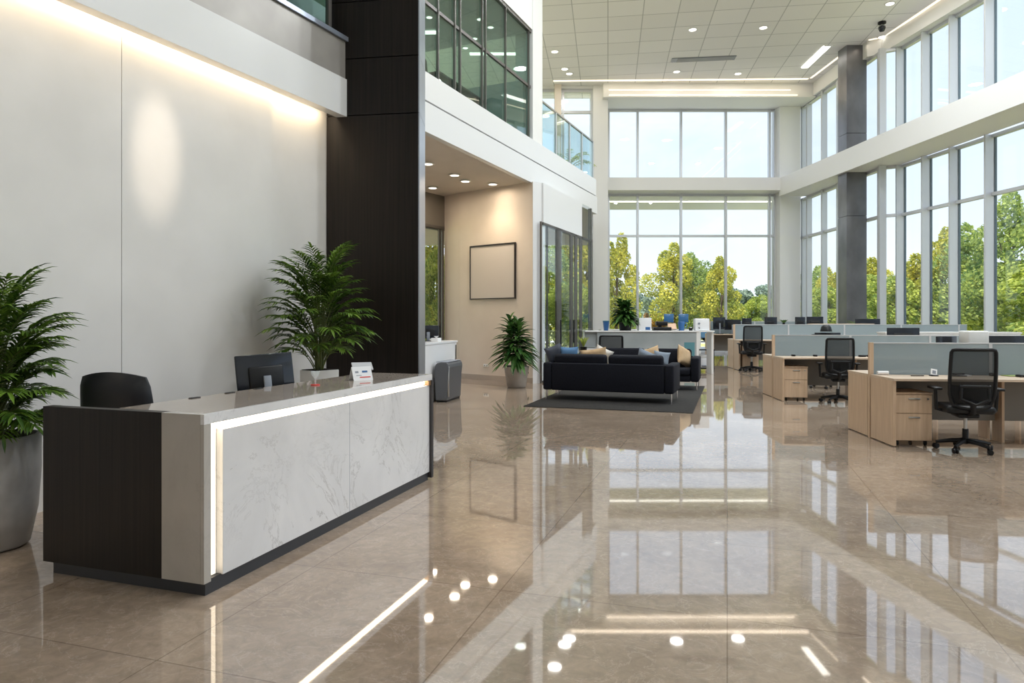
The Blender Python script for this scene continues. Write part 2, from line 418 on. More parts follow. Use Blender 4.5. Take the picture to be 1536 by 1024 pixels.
# art wall + pier + dark door wall
A0, A1 = (-1.36, 17.66), (.49, 16.17)
struct('wall_art', MB().wall(A0, A1, .3, 0, SOF + .02), 'cream')
struct('baseboard_art', MB().wall((A0[0] - .01, A0[1] - .02), (A1[0], A1[1] - .02), .02, 0, .13), 'stonebase')
struct('wall_art_end', MB().prism([(A1[0] + .003, A1[1] - .03), (.70, 16.3), (.80, 16.5), (.72, 16.6)], 0, SOF + .02), 'white_gloss')
struct('wall_cream_pier', MB().wall((-1.79, 18.1), (-1.362, 17.66), .3, 0, SOF + .02), 'cream')
D0, D1 = (-3.2, 15.95), (-1.79, 18.1)
struct('wall_door_header', MB().wall(D0, D1, .2, 3.97, SOF + .02), 'taupe')
dr = MB()
dv = Vector((D1[0] - D0[0], D1[1] - D0[1])); dl = dv.length; dv.normalize()
def dp(t): return (D0[0] + dv.x * t, D0[1] + dv.y * t)
for t_ in (0, dl - .22, dl - .09): dr.wall(dp(t_), dp(t_ + .07), .05, 0, 3.97)
dr.wall(dp(0), dp(dl), .14, 3.87, 3.97); dr.wall(dp(0), dp(dl), .14, 0, .08)
d1 = struct('door_1', dr, 'framed')
MB().wall(dp(.05), dp(dl - .1), .02, .05, 3.9).build('glass_pane', 'glass', d1)
MB().tube([(*dp(dl - .20), 1.0), (*dp(dl - .20), 1.35)], .015).build('door_handle', 'black', d1)
# sliding glass doors
S0, S1 = (.75, 16.3), (1.96, 19.1)
sv = Vector((S1[0] - S0[0], S1[1] - S0[1])); sl = sv.length; sv.normalize()
def sp(t): return (S0[0] + sv.x * t, S0[1] + sv.y * t)
struct('wall_door_header_entrance', MB().wall(S0, S1, .25, 3.84, SOF + .02), 'white_gloss')
def spx(px):
    r = (px - HX) / F; return (r * S0[1] - S0[0]) / (sv.x - r * sv.y)
dd = MB()
for a, b in ((812, 813.2), (821, 822.2), (835, 842.5), (856, 859.5), (863, 866), (870.5, 873.5)):
    dd.wall(sp(spx(a)), sp(spx(b)), .04, 0, 3.84)
dd.wall(sp(0), sp(sl), .1, 3.78, 3.84); dd.wall(sp(0), sp(sl), .1, 0, .05)
d2 = struct('door_2', dd, 'framed')
MB().wall(sp(0), sp(sl), .02, .04, 3.8).build('glass_pane', 'glass', d2)
for px in (837.5, 857): 
    t_ = spx(px); p = (sp(t_)[0] + .06, sp(t_)[1] - .06)
    MB().tube([(*p, .9), (*p, 1.5)], .018).build('door_handle', 'black', d2)
w7 = MB()
E0, E1 = sp(spx(874)), sp(spx(888))
w7.wall(sp(spx(887)), E1, .1, 0, SOF); w7.wall(E0, E1, .08, 3.78, 3.84); w7.wall(E0, E1, .08, 0, .06)
w7o = struct('window_7', w7, 'framed')
MB().wall(E0, E1, .02, 0, SOF).build('glass_pane', 'glass', w7o)
w8 = MB(); W80, W81 = (2.33, 20.2), (3.45, 29.5)
for k in range(6):
    a = (W80[0] + (W81[0] - W80[0]) * k / 5, W80[1] + (W81[1] - W80[1]) * k / 5)
    w8.box(a[0] - .05, a[0] + .03, a[1] - .04, a[1] + .04, 0, SOF)
w8o = struct('window_8', w8, 'framed'); MB().wall(W80, W81, .02, 0, SOF).build('glass_pane', 'glass', w8o)

# back wall of hall
ZB = 31.0
struct('pier_back_left', MB().box(X(890, 29.5), X(912, 29.5), 29.5, 30.9, 0, CEIL), 'white')
struct('beam_back', MB().box(X(912, 30), 12.2, 30.0, 30.9, Zh(285, 30), Zh(266, 30)), 'white')
bk = struct('bulkhead_back', MB().box(X(905, 29.2), 13.0, 29.2, 31.2, 11.04, CEIL), 'white')
struct('pier_back_right', MB().prism([(X(1170, 30.5), 30.5), (X(1201, 30.5), 30.5), (X(1201, 30.5) + .3, 31.3), (X(1161, 31), 31.0), (X(1161, 31), 31.3)][:3] + [(X(1161, 31), 31.3), (X(1161, 31), 31.0)], 0, CEIL), 'white')
for n, (z0, z1) in enumerate(((0, Zh(285, 30)), (Zh(266, 30), 11.06))):
    wf = MB()
    for px in (912.5, 956, 1021, 1088, 1153.5, 1161):
        x = X(px, ZB); wf.box(x - .045, x + .045, ZB - .12, ZB + .06, z0, z1)
    x0, x1 = X(900, ZB), X(1162, ZB)
    for z in ([z0 + .04, z1 - .06] + ([Zh(354, ZB)] if n == 0 else [])): wf.box(x0, x1, ZB - .09, ZB + .05, z - .05, z + .05)
    wo = struct('window_%d' % (n + 1), wf, 'alu')
    MB().box(x0, x1, ZB, ZB + .02, z0, z1).build('glass_pane', 'glass', wo)
# upper left back windows behind the balcony
wf = MB(); x0, x1 = X(805, 29.8), X(890, 29.8); z0, z1 = ST - .2, Zh(137, 29.8)
for px in (812, 844.5, 888): x = X(px, 29.8); wf.box(x - .05, x + .05, 29.75, 29.9, z0, z1)
for z in (z1, Zh(168.5, 29.8)): wf.box(x0, x1, 29.74, 29.88, z - .06, z + .06)
wo = struct('window_3', wf, 'alu'); MB().box(x0, x1, 29.8, 29.82, z0, z1).build('glass_pane', 'glass', wo)
struct('pier_balcony_back', MB().box(X(832, 29.4), X(842, 29.4), 29.4, 29.7, ST, CEIL), 'cream')
struct('wall_balcony_back', MB().box(-8, X(805, 29.8), 29.7, 29.9, ST, CEIL), 'white')
struct('wall_balcony_header', MB().box(X(805, 29.6), X(892, 29.6), 29.6, 29.95, z1 + .06, CEIL), 'white')
# exterior canopy beyond back windows
struct('canopy_exterior', MB().box(3.2, 13.5, 31.5, 35.6, 7.25, 7.6), 'white')
MBc = MB().box(3.6, 12.6, 33.0, 33.12, 7.22, 7.25)
co = thing('canopy_light', 'long white light line under the outside canopy beyond back windows', 'light strip'); MBc.build('light_strip', 'lamp', co)

# right side: beam, far glass, return, near glass, fins
BI = [(11.78, 30.1), (12.25, 24.95), (12.85, 17.14), (14.3, -4)]
beam = MB()
for a, b in zip(BI[:-1], BI[1:]):
    beam.prism([a, b, (b[0] + 1.35, b[1]), (a[0] + 1.35, a[1])], 6.96, 7.76)
struct('beam_right', beam, 'white')
FG = [(13.1, 30.9), (13.22, 24.4)]
NG0 = (13.5, 24.0)
def ng(z): return 13.5 + .106 * (24 - z)
H2 = 11.1
for n, (z0, z1) in enumerate(((0, 6.96), (7.76, H2))):
    wf = MB()
    for px in (1202, 1209.6, 1232, 1255, 1286, 1318):   # fins on the far stretch
        r = (px - HX) / F; zz = 13.0 / r
        zz = min(zz, 30.7)
        wf.box(12.98, 13.2, zz - .12, zz, z0, z1)
    wf.box(13.1, 13.3, 24.25, 24.5, z0, z1)
    zf = [24.0, 22.73, 21.5, 20.1, 18.7, 17.3, 15.9, 14.5, 13.1, 11.7, 10.3, 8.9, 7.5, 6.1, 4.7, 3.3, 1.9, .5, -.9, -2.3, -3.9]
    for z in zf: wf.box(ng(z), ng(z) + .30, z - .035, z + .035, z0, z1)
    for zz_ in ([z0 + .05, z1 - .05] + ([Zh(322, 24)] if n == 0 else [])):
        wf.prism([(13.0, 30.8), (13.12, 24.4), (13.28, 24.4), (13.2, 30.8)], zz_ - .05, zz_ + .05)
        wf.prism([(13.2, 24.2), (13.55, 24.0), (13.6, 24.15), (13.2, 24.4)], zz_ - .05, zz_ + .05)
        wf.prism([(ng(24) + .18, 24), (ng(-4) + .18, -4), (ng(-4) + .32, -4), (ng(24) + .32, 24)], zz_ - .05, zz_ + .05)
    wo = struct('window_%d' % (n + 4), wf, 'alu')
    gp = MB().prism([(13.18, 30.8), (13.26, 24.4), (13.28, 24.4), (13.2, 30.8)], z0, z1)
    gp.prism([(13.26, 24.3), (13.7, 24.1), (13.7, 24.12), (13.26, 24.32)], z0, z1)
    gp.prism([(ng(24) + .27, 24), (ng(-4) + .27, -4), (ng(-4) + .29, -4), (ng(24) + .29, 24)], z0, z1)
    gp.build('glass_pane', 'glass', wo)
    gk = MB()
    for z in zf: gk.box(ng(z) + .26, ng(z) + .33, z - .055, z - .037, z0, z1)
    gk.build('gasket', 'alud', wo)
struct('bulkhead_right', MB().prism([(12.85, 30.9), (12.95, 24.9), (13.3, 24.6), (ng(-4) - .15, -4), (ng(-4) + .34, -4), (ng(24.1) + .34, 24.15), (13.3, 24.5), (13.25, 30.9)], H2, CEIL), 'white')
# metal-clad column at the windows
mc = seamed([(X(1257, 25.8), 25.8), (X(1270, 25.2), 25.2), (X(1300, 25.2), 25.2), (X(1300, 25.2) + .05, 25.85)], [0, Zh(324, 25.2), Zh(200, 25.2), CEIL], .015)
struct('column_window', mc, 'colgrey')

# ceiling light strips (cove lines)
def strip(name, pts, z, w, label, mat='warm2'):
    t_ = thing(name, label, 'light strip', (0, 0, 0))
    m = MB()
    for a, b in zip(pts[:-1], pts[1:]): m.wall(a, b, w, z - .02, z)
    m.build('light_strip', mat, t_); return t_
strip('ceiling_strip_light', [(1.75, 28.9), (12.45, 28.65)], CEIL, .12, 'long warm ceiling light line in front of the bulkhead, farthest from back windows')
strip('ceiling_strip_light', [(4.15, 29.17), (11.9, 29.17)], Zh(134.5, 29.18), .03, 'upper warm light line on the bulkhead above the back windows')
strip('ceiling_strip_light', [(4.15, 29.15), (12.2, 29.15)], Zh(142, 29.15), .05, 'lower warm light line on the bulkhead above the back windows')
strip('ceiling_strip_light', [(12.5, 28.6), (12.6, 25.2)], CEIL, .07, 'warm ceiling light line between the bulkhead and dark window column')
strip('ceiling_strip_light', [(12.9, 24.7), (13.3, 24.45), (13.75, 18), (14.6, 4)], CEIL - .0, .07, 'warm ceiling light line running along the tall right windows')

# linear ceiling light, vent, downlights, camera
def ceil_pt(px, py, zc=CEIL):
    d = (zc - EYE) * F / (HY - py); return (X(px, d), d)
a, b = ceil_pt(1202, 101), ceil_pt(1235, 69)
ll = thing('linear_light', 'bright rectangular linear lamp recessed in the ceiling near the dark column', 'ceiling light')
MB().wall(a, b, .26, CEIL - .03, CEIL).build('lens', pm('linear_lens', (1, 1, 1), .5, emit=(1, .95, .85), estr=3.2), ll)
MB().wall((a[0] + .04, a[1] - .04), (b[0] + .04, b[1] - .04), .34, CEIL - .02, CEIL).build('frame', 'white', ll)
a, b = ceil_pt(1008, 87), ceil_pt(1105, 83)
vt = thing('ceiling_vent', 'long grey slotted air vent in the tiled ceiling', 'vent')
MB().wall(a, b, .42, CEIL - .02, CEIL).build('frame', 'vent', vt)
sl_ = MB()
for k in range(5): sl_.wall((a[0] + .25, a[1] + .05 + .075 * k), (b[0] - .05, b[1] + .05 + .075 * k), .03, CEIL - .035, CEIL - .01)
sl_.build('louver', 'steel', vt)
def downlight(px, py, zc, r, label, group, mat='lamp', pt=None):
    p = pt or ceil_pt(px, py, zc)
    t_ = thing('ceiling_downlight', label, 'ceiling light', (p[0], p[1], zc), 0, group)
    MB().lathe([(r * .72, -.012), (r * .72, -.02), (0.0001, -.02)], 20).build('lens', mat, t_)
    MB().lathe([(r, 0), (r, -.018), (r * .74, -.022), (r * .74, 0)], 20).build('trim_ring', 'white', t_)
    return p
GH = 'round downlights in the hall ceiling'
hall = [(1039, 44, 'left of the ceiling vent, toward the camera'), (1145, 41, 'right of the ceiling vent, toward the camera'), (1015, 107, 'behind the vent, to its left'),
        (1107, 110, 'behind the vent, to its right'), (832, 77, 'nearest the balcony pier top'), (847, 103, 'above the balcony back window, nearer of two'),
        (854, 110, 'above the balcony back window, farther of two'), (1335, 5, 'at the top edge of the picture near right windows'), (1323, 55, 'between the camera dome and the dark column')]
LP = []
for px, py, w in hall: LP.append(downlight(px, py, CEIL, .17, 'small round white downlight ' + w, GH))
GS = 'round downlights in the soffit under the balcony'
sof = [(642, 245, 'nearest the dark wood column'), (682, 262, 'second from the dark wood column'), (698, 271, 'above the blank framed picture, to its left'), (649, 281, 'close to the taupe door header'), (739, 275.5, 'right above the blank framed picture')]
SP = []
for px, py, w in sof: SP.append(downlight(px, py, SOF + .01, .13, 'warm round downlight under the balcony ' + w, GS))
for px, py, w in ((834, 299, 'nearer of two over the entrance doors'), (858, 310, 'farther of two over the entrance doors')):
    downlight(px, py, SOF + .01, .10, 'small downlight under balcony edge, ' + w, GS)
p = ceil_pt(1323, 33)
cam_d = thing('dome_camera', 'small black camera hanging from the ceiling near the right windows', 'camera', (p[0], p[1], CEIL))
MB().lathe([(.13, 0), (.13, -.06), (.10, -.08), (0.0001, -.08)], 20).build('mount', 'black', cam_d)
MB().lathe([(.11, -.16), (.12, -.22), (.07, -.32), (0.0001, -.34)], 20).build('dome', 'blackg', cam_d)
MB().tube([(0, 0, -.07), (0, 0, -.17)], .03).build('bracket', 'steel', cam_d)
# meeting room lamps (seen through glass)
for px, py, ln in ((742, 80, 3.2), (647, 48, .8)):
    d = (GT - .03 - EYE) * F / (HY - py); q = (X(px, d), d)
    t_ = thing('linear_light', 'glowing linear lamp in meeting room ceiling, %s' % ('long one near glass corner' if ln > 2 else 'short one beside dark column'), 'ceiling light')
    MB().box(q[0] - ln * .2, q[0] + ln * .2, q[1] - .06, q[1] + .06, GT - .06, GT - .03).build('lens', 'lamp', t_)
for i, (px, py, w) in enumerate(((736, 40, 'closest to the top corner of glass'), (712, 57, 'in the middle of the room ceiling'), (720, 28, 'near its top rail, left of the corner'), (698, 71, 'lowest of the left ones'), (644, 25, 'beside dark column edge'))):
    downlight(px, py, GT - .02, .09, 'tiny downlight behind the green glass wall ' + w, 'meeting room downlights')

# ================================================================ LIGHTS
def area(loc, rot, sx, sy, power, col=(1, 1, 1), shape='RECTANGLE', spread=180):
    l = bpy.data.lights.new('light', 'AREA'); l.shape = shape; l.size = sx; l.size_y = sy; l.energy = power; l.color = col; l.spread = R(spread)
    o = bpy.data.objects.new('lamp_light', l); COL.objects.link(o); o.location = loc; o.rotation_euler = rot; return o
WARM = (1, .78, .52)
ang = math.atan(WK)
cz = 2.2; cx = wl(cz)[0] + .055
area((wl(4.2, .05)[0], 4.2, 4.09), (0, 0, math.pi / 2 - ang), 9.0, .06, 34, WARM, spread=150)
# hall downlights + added out-of-view rows overhead that brighten the whole hall
for p in LP[:-1]: area((p[0], p[1], CEIL - .06), (0, 0, 0), .5, .5, 12, (1, .96, .9), 'DISK')
k = 0
for y in (3, 8, 13, 18):
    for x in (1.0, 5.0, 9.0, 12.0):
        downlight(0, 0, CEIL, .17, 'added round white downlight out of view overhead, brightening the hall', GH, pt=(x, y))
        area((x, y, CEIL - .06), (0, 0, 0), .3, .3, 78 if x < 2 else 150, (.92, .965, 1), 'DISK')
for p in SP: area((p[0], p[1], SOF - .05), (0, 0, 0), .2, .2, 7, (1, .82, .62), 'DISK')
area((-.6, 16.3, SOF - .08), (0, 0, 0), .15, .15, 10, (1, .8, .58), 'DISK', 110)
area((7.5, 28.75, CEIL - .05), (0, 0, 0), 10, .3, 18, (1, .84, .66))
area((13.2, 18, CEIL - .1), (0, 0, R(3)), .1, 14, 12, (1, .84, .66))
area((8, 29.0, Zh(142, 29.15)), (R(-80), 0, 0), 8, .06, 4, (1, .84, .66))
mq = bl(TG - 3.5, 2.0); area((mq[0], mq[1], GT - .12), (0, 0, 0), 2, 2, 55, (1, .92, .8))
mq = bl(-1, 2.0); area((mq[0], mq[1], GT - .12), (0, 0, 0), 2, 2, 40, (1, .92, .8))
# narrow accent spot on the left wall
tgt = Vector((wl(6.265)[0], 6.265, 3.02)); src = Vector((1.0, 4.6, CEIL - .1))
sl2 = bpy.data.lights.new('spot', 'SPOT'); sl2.energy = 3600; sl2.color = (1, .84, .66); sl2.spot_size = R(4.0); sl2.spot_blend = 1; sl2.shadow_soft_size = .04
so = bpy.data.objects.new('accent_spot', sl2); COL.objects.link(so); so.location = src; so.rotation_euler = (tgt - src).to_track_quat('-Z', 'Y').to_euler()
sun = bpy.data.lights.new('sun', 'SUN'); sun.energy = 5; sun.angle = R(1.5); sun.color = (1, .95, .85)
sunO = bpy.data.objects.new('sun', sun); COL.objects.link(sunO); sunO.rotation_euler = Vector((.28, .45, -.85)).to_track_quat('-Z', 'Y').to_euler()

w = bpy.data.worlds.new('sky'); sc.world = w; w.use_nodes = True; t = w.node_tree
bg = t.nodes['Background']
tc = add(t, 'ShaderNodeTexCoord'); sx = add(t, 'ShaderNodeSeparateXYZ'); t.links.new(tc.outputs['Generated'], sx.inputs[0])
gr = ramp(t, [(0, (.76, .80, .83)), (.15, (.64, .72, .82)), (.5, (.52, .63, .80))]); t.links.new(sx.outputs[2], gr.inputs[0])
mp = add(t, 'ShaderNodeMapping'); mp.inputs['Scale'].default_value = (1, 1, 2.6); t.links.new(tc.outputs['Generated'], mp.inputs[0])
cn = noise(t, mp.outputs[0], 2.4, 7, .6, .5); cr = ramp(t, [(.45, (0, 0, 0)), (.72, (.8, .8, .8))]); t.links.new(cn.outputs['Fac'], cr.inputs[0])
t.links.new(mixc(t, cr.outputs[0], gr.outputs[0], (.78, .82, .86)), bg.inputs[0]); bg.inputs[1].default_value = 1.28

# ================================================================ RECEPTION DESK
F0 = (-1.66, 3.68); U = Vector((.309, .951)); DL = 2.913; DH = .99
DROT = math.atan2(U.y, U.x) - math.pi / 2      # local +y along the front, local -x into the desk
def desk_pt(s, w): return (F0[0] + U.x * s - U.y * w, F0[1] + U.y * s + U.x * w)
rd = thing('reception_desk', 'long white marble reception desk with glowing front channel and dark wood end', 'reception desk', (F0[0], F0[1], 0), DROT)
MB().box(-.68, 0, .0, DL, DH - .052, DH).build('counter_top', 'marble_reflecting', rd, .003)
MB().box(-.02, .004, -.0045, DL, DH - .054, DH + .001).build('front_band', 'marble', rd)
MB().box(-.286, -.021, -.004, .05, .075, DH + .0005).box(-.0212, .003, -.004, .05, .075, DH - .0545).build('end_panel', 'marble_end', rd, .002)
MB().box(-.20, -.008, .152, DL - .03, .075, DH - .10).build('front_panel', 'marble', rd, .002)
MB().box(-.0085, -.0075, 1.478, 1.482, .075, DH - .10).build('panel_seam', 'greym', rd)
ch = MB().box(-.10, -.05, .05, .15, .08, DH - .054).box(-.10, -.05, .05, DL - .03, DH - .1, DH - .054)
ch.build('light_channel', 'marble', rd)
ls = MB().box(-.049, -.036, .075, .125, .09, DH - .06).box(-.049, -.036, .075, DL - .05, DH - .092, DH - .062)
ls.build('light_strip', pm('desk_led', (1, 1, 1), .5, emit=(1, .82, .56), estr=1.9), rd)
MB().box(-1.172, -.287, -.003, .06, .075, DH + .001).build('wing_panel', 'darkwood', rd, .002)
MB().box(-.26, .014, DL - .03, DL + .012, .02, DH - .054).build('end_cap', pm('dark_end', (.035, .032, .035), .4), rd)
MB().box(-.05, .006, DL - .075, DL - .03, DH - .10, DH - .056).build('corner_bracket', pm('brown_bracket', (.20, .12, .06), .4), rd)
MB().box(-1.13, -.02, .03, DL - .04, 0, .08).build('plinth', pm('dark_plinth', (.028, .03, .036), .35), rd)
MB().box(-1.12, -.60, .07, DL, .70, .74).build('work_surface', 'oakx', rd)
MB().box(-.62, -.58, .07, DL, .08, DH - .06).build('inner_panel', 'darkwood', rd)
lp = desk_pt(1.45, .03)
for s0, s1 in ((.1, 1.45), (1.45, 2.85)):
    c = desk_pt((s0 + s1) / 2, .02); area((c[0], c[1], DH - .058), (0, 0, DROT), .03, s1 - s0, 1.6, (1, .8, .55))

# reception chair
rc = thing('reception_chair', 'black leather office chair with low curved back behind the reception desk', 'office chair', (-2.70, 4.66, 0), R(-10))
def curved_pad(w, h, th, z0, bulge=.05, lean=0, n=14):
    m = MB(); vs = []; fs = []
    for j in range(9):
        v = j / 8; ww = w * (1 - .10 * v ** 3) - (0 if v < .9 else .03)
        for side in (0, 1):
            for i in range(n + 1):
                u = i / n * 2 - 1
                e = (1 - abs(u) ** 6) * (1 - (abs(2 * v - 1)) ** 8)
                y = bulge * (u * u) + (th / 2 * e + .008) * (1 if side else -1) - lean * v
                vs.append((u * ww / 2, y, z0 + h * v - (.035 * u * u * v)))
    W = n + 1
    for j in range(8):
        for side in (0, 1):
            for i in range(n):
                a = (j * 2 + side) * W + i; b = a + 1; c = ((j + 1) * 2 + side) * W + i + 1; d = c - 1
                fs.append((a, b, c, d) if side == 0 else (d, c, b, a))
        a = j * 2 * W; 
        fs.append((a, a + 2 * W, a + 3 * W, a + W)); fs.append((a + n, a + W + n, a + 3 * W + n, a + 2 * W + n))
    for i in range(n):
        fs.append((i, i + W, i + W + 1, i + 1)); o = 16 * W; fs.append((o + i, o + i + 1, o + i + W + 1, o + i + W))
    m._a(vs, fs, True); return m
curved_pad(.57, .55, .09, .60, .04, .06).build('backrest', 'leather', rc)
MB().rbox(-.25, .25, -.22, .25, .44, .53, .035).build('seat', 'leather', rc)
MB().tube([(0, -.01, .05), (0, -.01, .44)], .028).build('gas_column', 'black', rc)
def star_base(rc):
    for k in range(5):
        a = 2 * math.pi * k / 5 + .3; e = (.29 * math.cos(a), .29 * math.sin(a))
        l_ = MB().tube([(0, 0, .115), (e[0] * .5, e[1] * .5, .105), (*e, .075)], [.03, .024, .017], 8).build('base_leg', 'black', rc)
        w_ = Matrix.Translation((e[0], e[1], .03)) @ Matrix.Rotation(a + .8, 4, 'Z') @ Matrix.Rotation(R(90), 4, 'X')
        MB().lathe([(.012, -.028), (.029, -.026), (.03, -.008), (.012, -.006), (.012, .006), (.03, .008), (.029, .026), (.012, .028)], 14, m=w_).build('caster', 'black', l_)
star_base(rc)
for s in (-1, 1): MB().tube([(s * .24, -.1, .5), (s * .29, -.1, .55), (s * .29, -.08, .68), (s * .29, .14, .68)], .018).build('armrest', 'black', rc)

# monitors -----------------------------------------------------
def make_monitor(name, label, w=.54, h=.33, lift=.13):
    t_ = thing(name, label, 'monitor')
    MB().rbox(-w / 2, w / 2, -.014, .012, lift, lift + h, .008, 2).build('screen', 'blackg', t_)
    MB().rbox(-w * .30, w * .30, -.035, -.013, lift + h * .2, lift + h * .72, .012, 2).build('rear_housing', 'black', t_)
    MB().rbox(-.03, .03, -.055, -.033, .01, lift + h * .5, .006, 2).build('stand', 'greym', t_)
    MB().rbox(-.11, .11, -.12, .06, 0, .012, .005, 2).build('base', 'black', t_)
    return t_
q = desk_pt(1.66, .86)
mon = make_monitor('monitor', 'black computer monitor seen from behind on the reception desk', .46, .36, .13)
mon.location = (q[0], q[1], .74); mon.rotation_euler = (R(-8), R(-3), R(38))   # rear (-y) toward the camera
# small ribs on the housing
rb = MB()
for kx in (-.10, -.02, .06): rb.box(kx, kx + .06, -.0365, -.035, .36, .365)
# things on the reception counter
q = desk_pt(1.62, .40); 
hs = thing('award_stand', 'small clear acrylic stand with red base on the marble counter', 'desk ornament', (q[0], q[1], DH), R(20))
MB().lathe([(.035, 0), (.035, .008), (.0001, .009)], 20).build('base', 'red', hs)
MB().lathe([(.006, .008), (.007, .05), (.03, .085), (.036, .11), (.032, .11), (.0001, .05)], 18).build('bowl', 'clear', hs)
q = desk_pt(2.13, .27)
tcd = thing('tent_card', 'white folded tent card with grey and red print on the marble counter', 'desk sign', (q[0], q[1], DH), DROT + R(58))
def plate(m, p0, p1, h, dy, th=.003):
    m._a([(p0, 0, 0), (p1, 0, 0), (p1, dy, h), (p0, dy, h), (p0, th, 0), (p1, th, 0), (p1, dy + th, h), (p0, dy + th, h)],
         [(0, 1, 2, 3), (7, 6, 5, 4), (0, 4, 5, 1), (1, 5, 6, 2), (2, 6, 7, 3), (3, 7, 4, 0)]); return m
plate(MB(), -.09, .09, .115, .045).build('front_face', 'paper', tcd)
pb = plate(MB(), -.09, .09, .115, -.045).build('rear_face', 'paper', tcd); pb.location = (0, .09, 0)
def onface(x0, x1, v0, v1, mat, nm):
    m = MB(); k = .045 / .115
    m.quad((x0, v0 * k - .0015, v0), (x1, v0 * k - .0015, v0), (x1, v1 * k - .0015, v1), (x0, v1 * k - .0015, v1)); m.build(nm, mat, tcd)
onface(-.065, -.035, .062, .078, 'greym', 'print_mark'); onface(.0, .05, .064, .080, 'blue', 'print_mark'); onface(-.06, -.01, .04, .045, 'greym', 'print_mark'); onface(-.03, .07, .022, .031, 'red', 'print_mark')
q = desk_pt(2.50, .50)
tb = thing('tablet_stand', 'dark tilted touchscreen terminal at the far end of the reception counter', 'tablet', (q[0], q[1], DH - .0), DROT + R(40))
MB().rbox(-.05, .05, -.05, .05, 0, .01, .004, 2).build('base', 'black', tb)
MB().tube([(0, 0, .01), (0, 0, .07)], .01).build('stem', 'steel', tb)
mm = Matrix.Translation((0, 0, .085)) @ Matrix.Rotation(R(28), 4, 'X'); MB().box(-.09, .09, -.06, .06, 0, .012, mm).build('screen', 'alu', tb)
for i, (s, w_) in enumerate(((.62, .64), (.95, .64), (1.25, .64))):
    q = desk_pt(s, w_)
    tag(MB().rbox(-.015, .015, -.04, .04, 0, .006, .002, 1).build('cable_grommet', 'black', None, loc=(q[0], q[1], DH)), 'small dark slot cap at counter rear edge, %s' % ('closest to leather chair', 'middle of three', 'closest to monitor')[i], 'grommet', 'slot caps on the counter edge').rotation_euler = (0, 0, DROT)

# ================================================================ PLANTS
def leaflet(m, base, d, length, width, droop, up=Vector((0, 0, 1)), seg=3):
    d = d.normalized(); side = d.cross(up)
    if side.length < 1e-3: side = Vector((1, 0, 0))
    side.normalize(); vs = []; fs = []
    for i in range(seg + 1):
        u = i / seg; p = base + d * length * u - Vector((0, 0, 1)) * droop * length * u * u
        wd = width * (math.sin(math.pi * (u * .82 + .12)) if i < seg else .02)
        n = side.cross(d).normalized() * wd * .25
        vs += [p - side * wd / 2 + n, p, p + side * wd / 2 + n]
    for i in range(seg):
        a = i * 3; fs += [(a, a + 1, a + 4, a + 3), (a + 1, a + 2, a + 5, a + 4)]
    m._a(vs, fs, True)
def frond(leaf, stem, base, az, length, rise, bend, lw=.018, ll=.16, n=20, rnd=random):
    h = Vector((math.cos(az), math.sin(az), 0)); p = Vector(base); el = rise; pts = [p.copy()]; st = length / n
    for i in range(n):
        d = h * math.cos(el) + Vector((0, 0, math.sin(el))); p = p + d * st; pts.append(p.copy()); el -= bend / n * (0.3 + 1.4 * i / n)
        u = i / n
        if u > .30:
            side = Vector((-h.y, h.x, 0)); L = ll * (math.sin(math.pi * min(1, (u - .16) / .9)) * .8 + .25)
            for s in (-1, 1):
                dd_ = (side * s * .85 + d * (.55 + .5 * u) + Vector((0, 0, .22 + rnd.uniform(-.12, .1)))).normalized()
                leaflet(leaf, p, dd_, L * rnd.uniform(.85, 1.1), lw, .30 + rnd.uniform(0, .25))
    leaflet(leaf, p, pts[-1] - pts[-2], ll * .8, lw, .3)
    stem.tube(pts[::2] + [pts[-1]] if n % 2 else pts[::2], [.007 * (1 - .8 * i / (len(pts[::2]))) for i in range(len(pts[::2]) + (1 if n % 2 else 0))], 5, False)
def palm(root, z0, h, rad, nf, seed, lw=.018, ll=.17, low=0.0, spread=.05):
    rr = random.Random(seed); lf, st = MB(), MB()
    for i in range(nf):
        az = i * 2.399 + rr.uniform(-.3, .3); u = i / (nf - 1)
        hb = z0 + h * (.52 - .52 * u) + rr.uniform(-.03, .03)
        rise = R(84 - 26 * u + rr.uniform(-8, 8)); L = min(h * .50, (rad * 1.12) * (1.0 - .25 * u)) * rr.uniform(.85, 1.1)
        frond(lf, st, (spread * math.cos(az), spread * math.sin(az), hb), az, L, rise, R(55 + 35 * u), lw, ll, 18, rr)
    for k in range(7):
        a = k * .9; st.tube([(spread * .7 * math.cos(a), spread * .7 * math.sin(a), z0 - .03), (spread * 1.1 * math.cos(a), spread * 1.1 * math.sin(a), z0 + h * .48)], [.012, .006], 6)
    lf.build('foliage', 'palm', root); st.build('stems', 'stem', root)
# palm behind the desk
pt1 = thing('potted_palm', 'tall palm in a square white planter between reception desk and dark column', 'potted plant', (-2.06, 7.30, 0), 0)
m = MB(); m.prism([(-.13, .19), (-.19, -.08), (.02, -.20), (.19, -.12), (.17, .12)][:0] or [(-.20, -.03), (.005, -.19), (.20, .04), (-.01, .20)], 0, .97)
m.build('planter', 'white', pt1, .006)
MB().prism([(-.18, -.03), (.005, -.17), (.18, .04), (-.01, .18)], .965, .975).build('soil', 'soil', pt1)
palm(pt1, .97, 1.36, .62, 84, 3, .027, .20, .0)
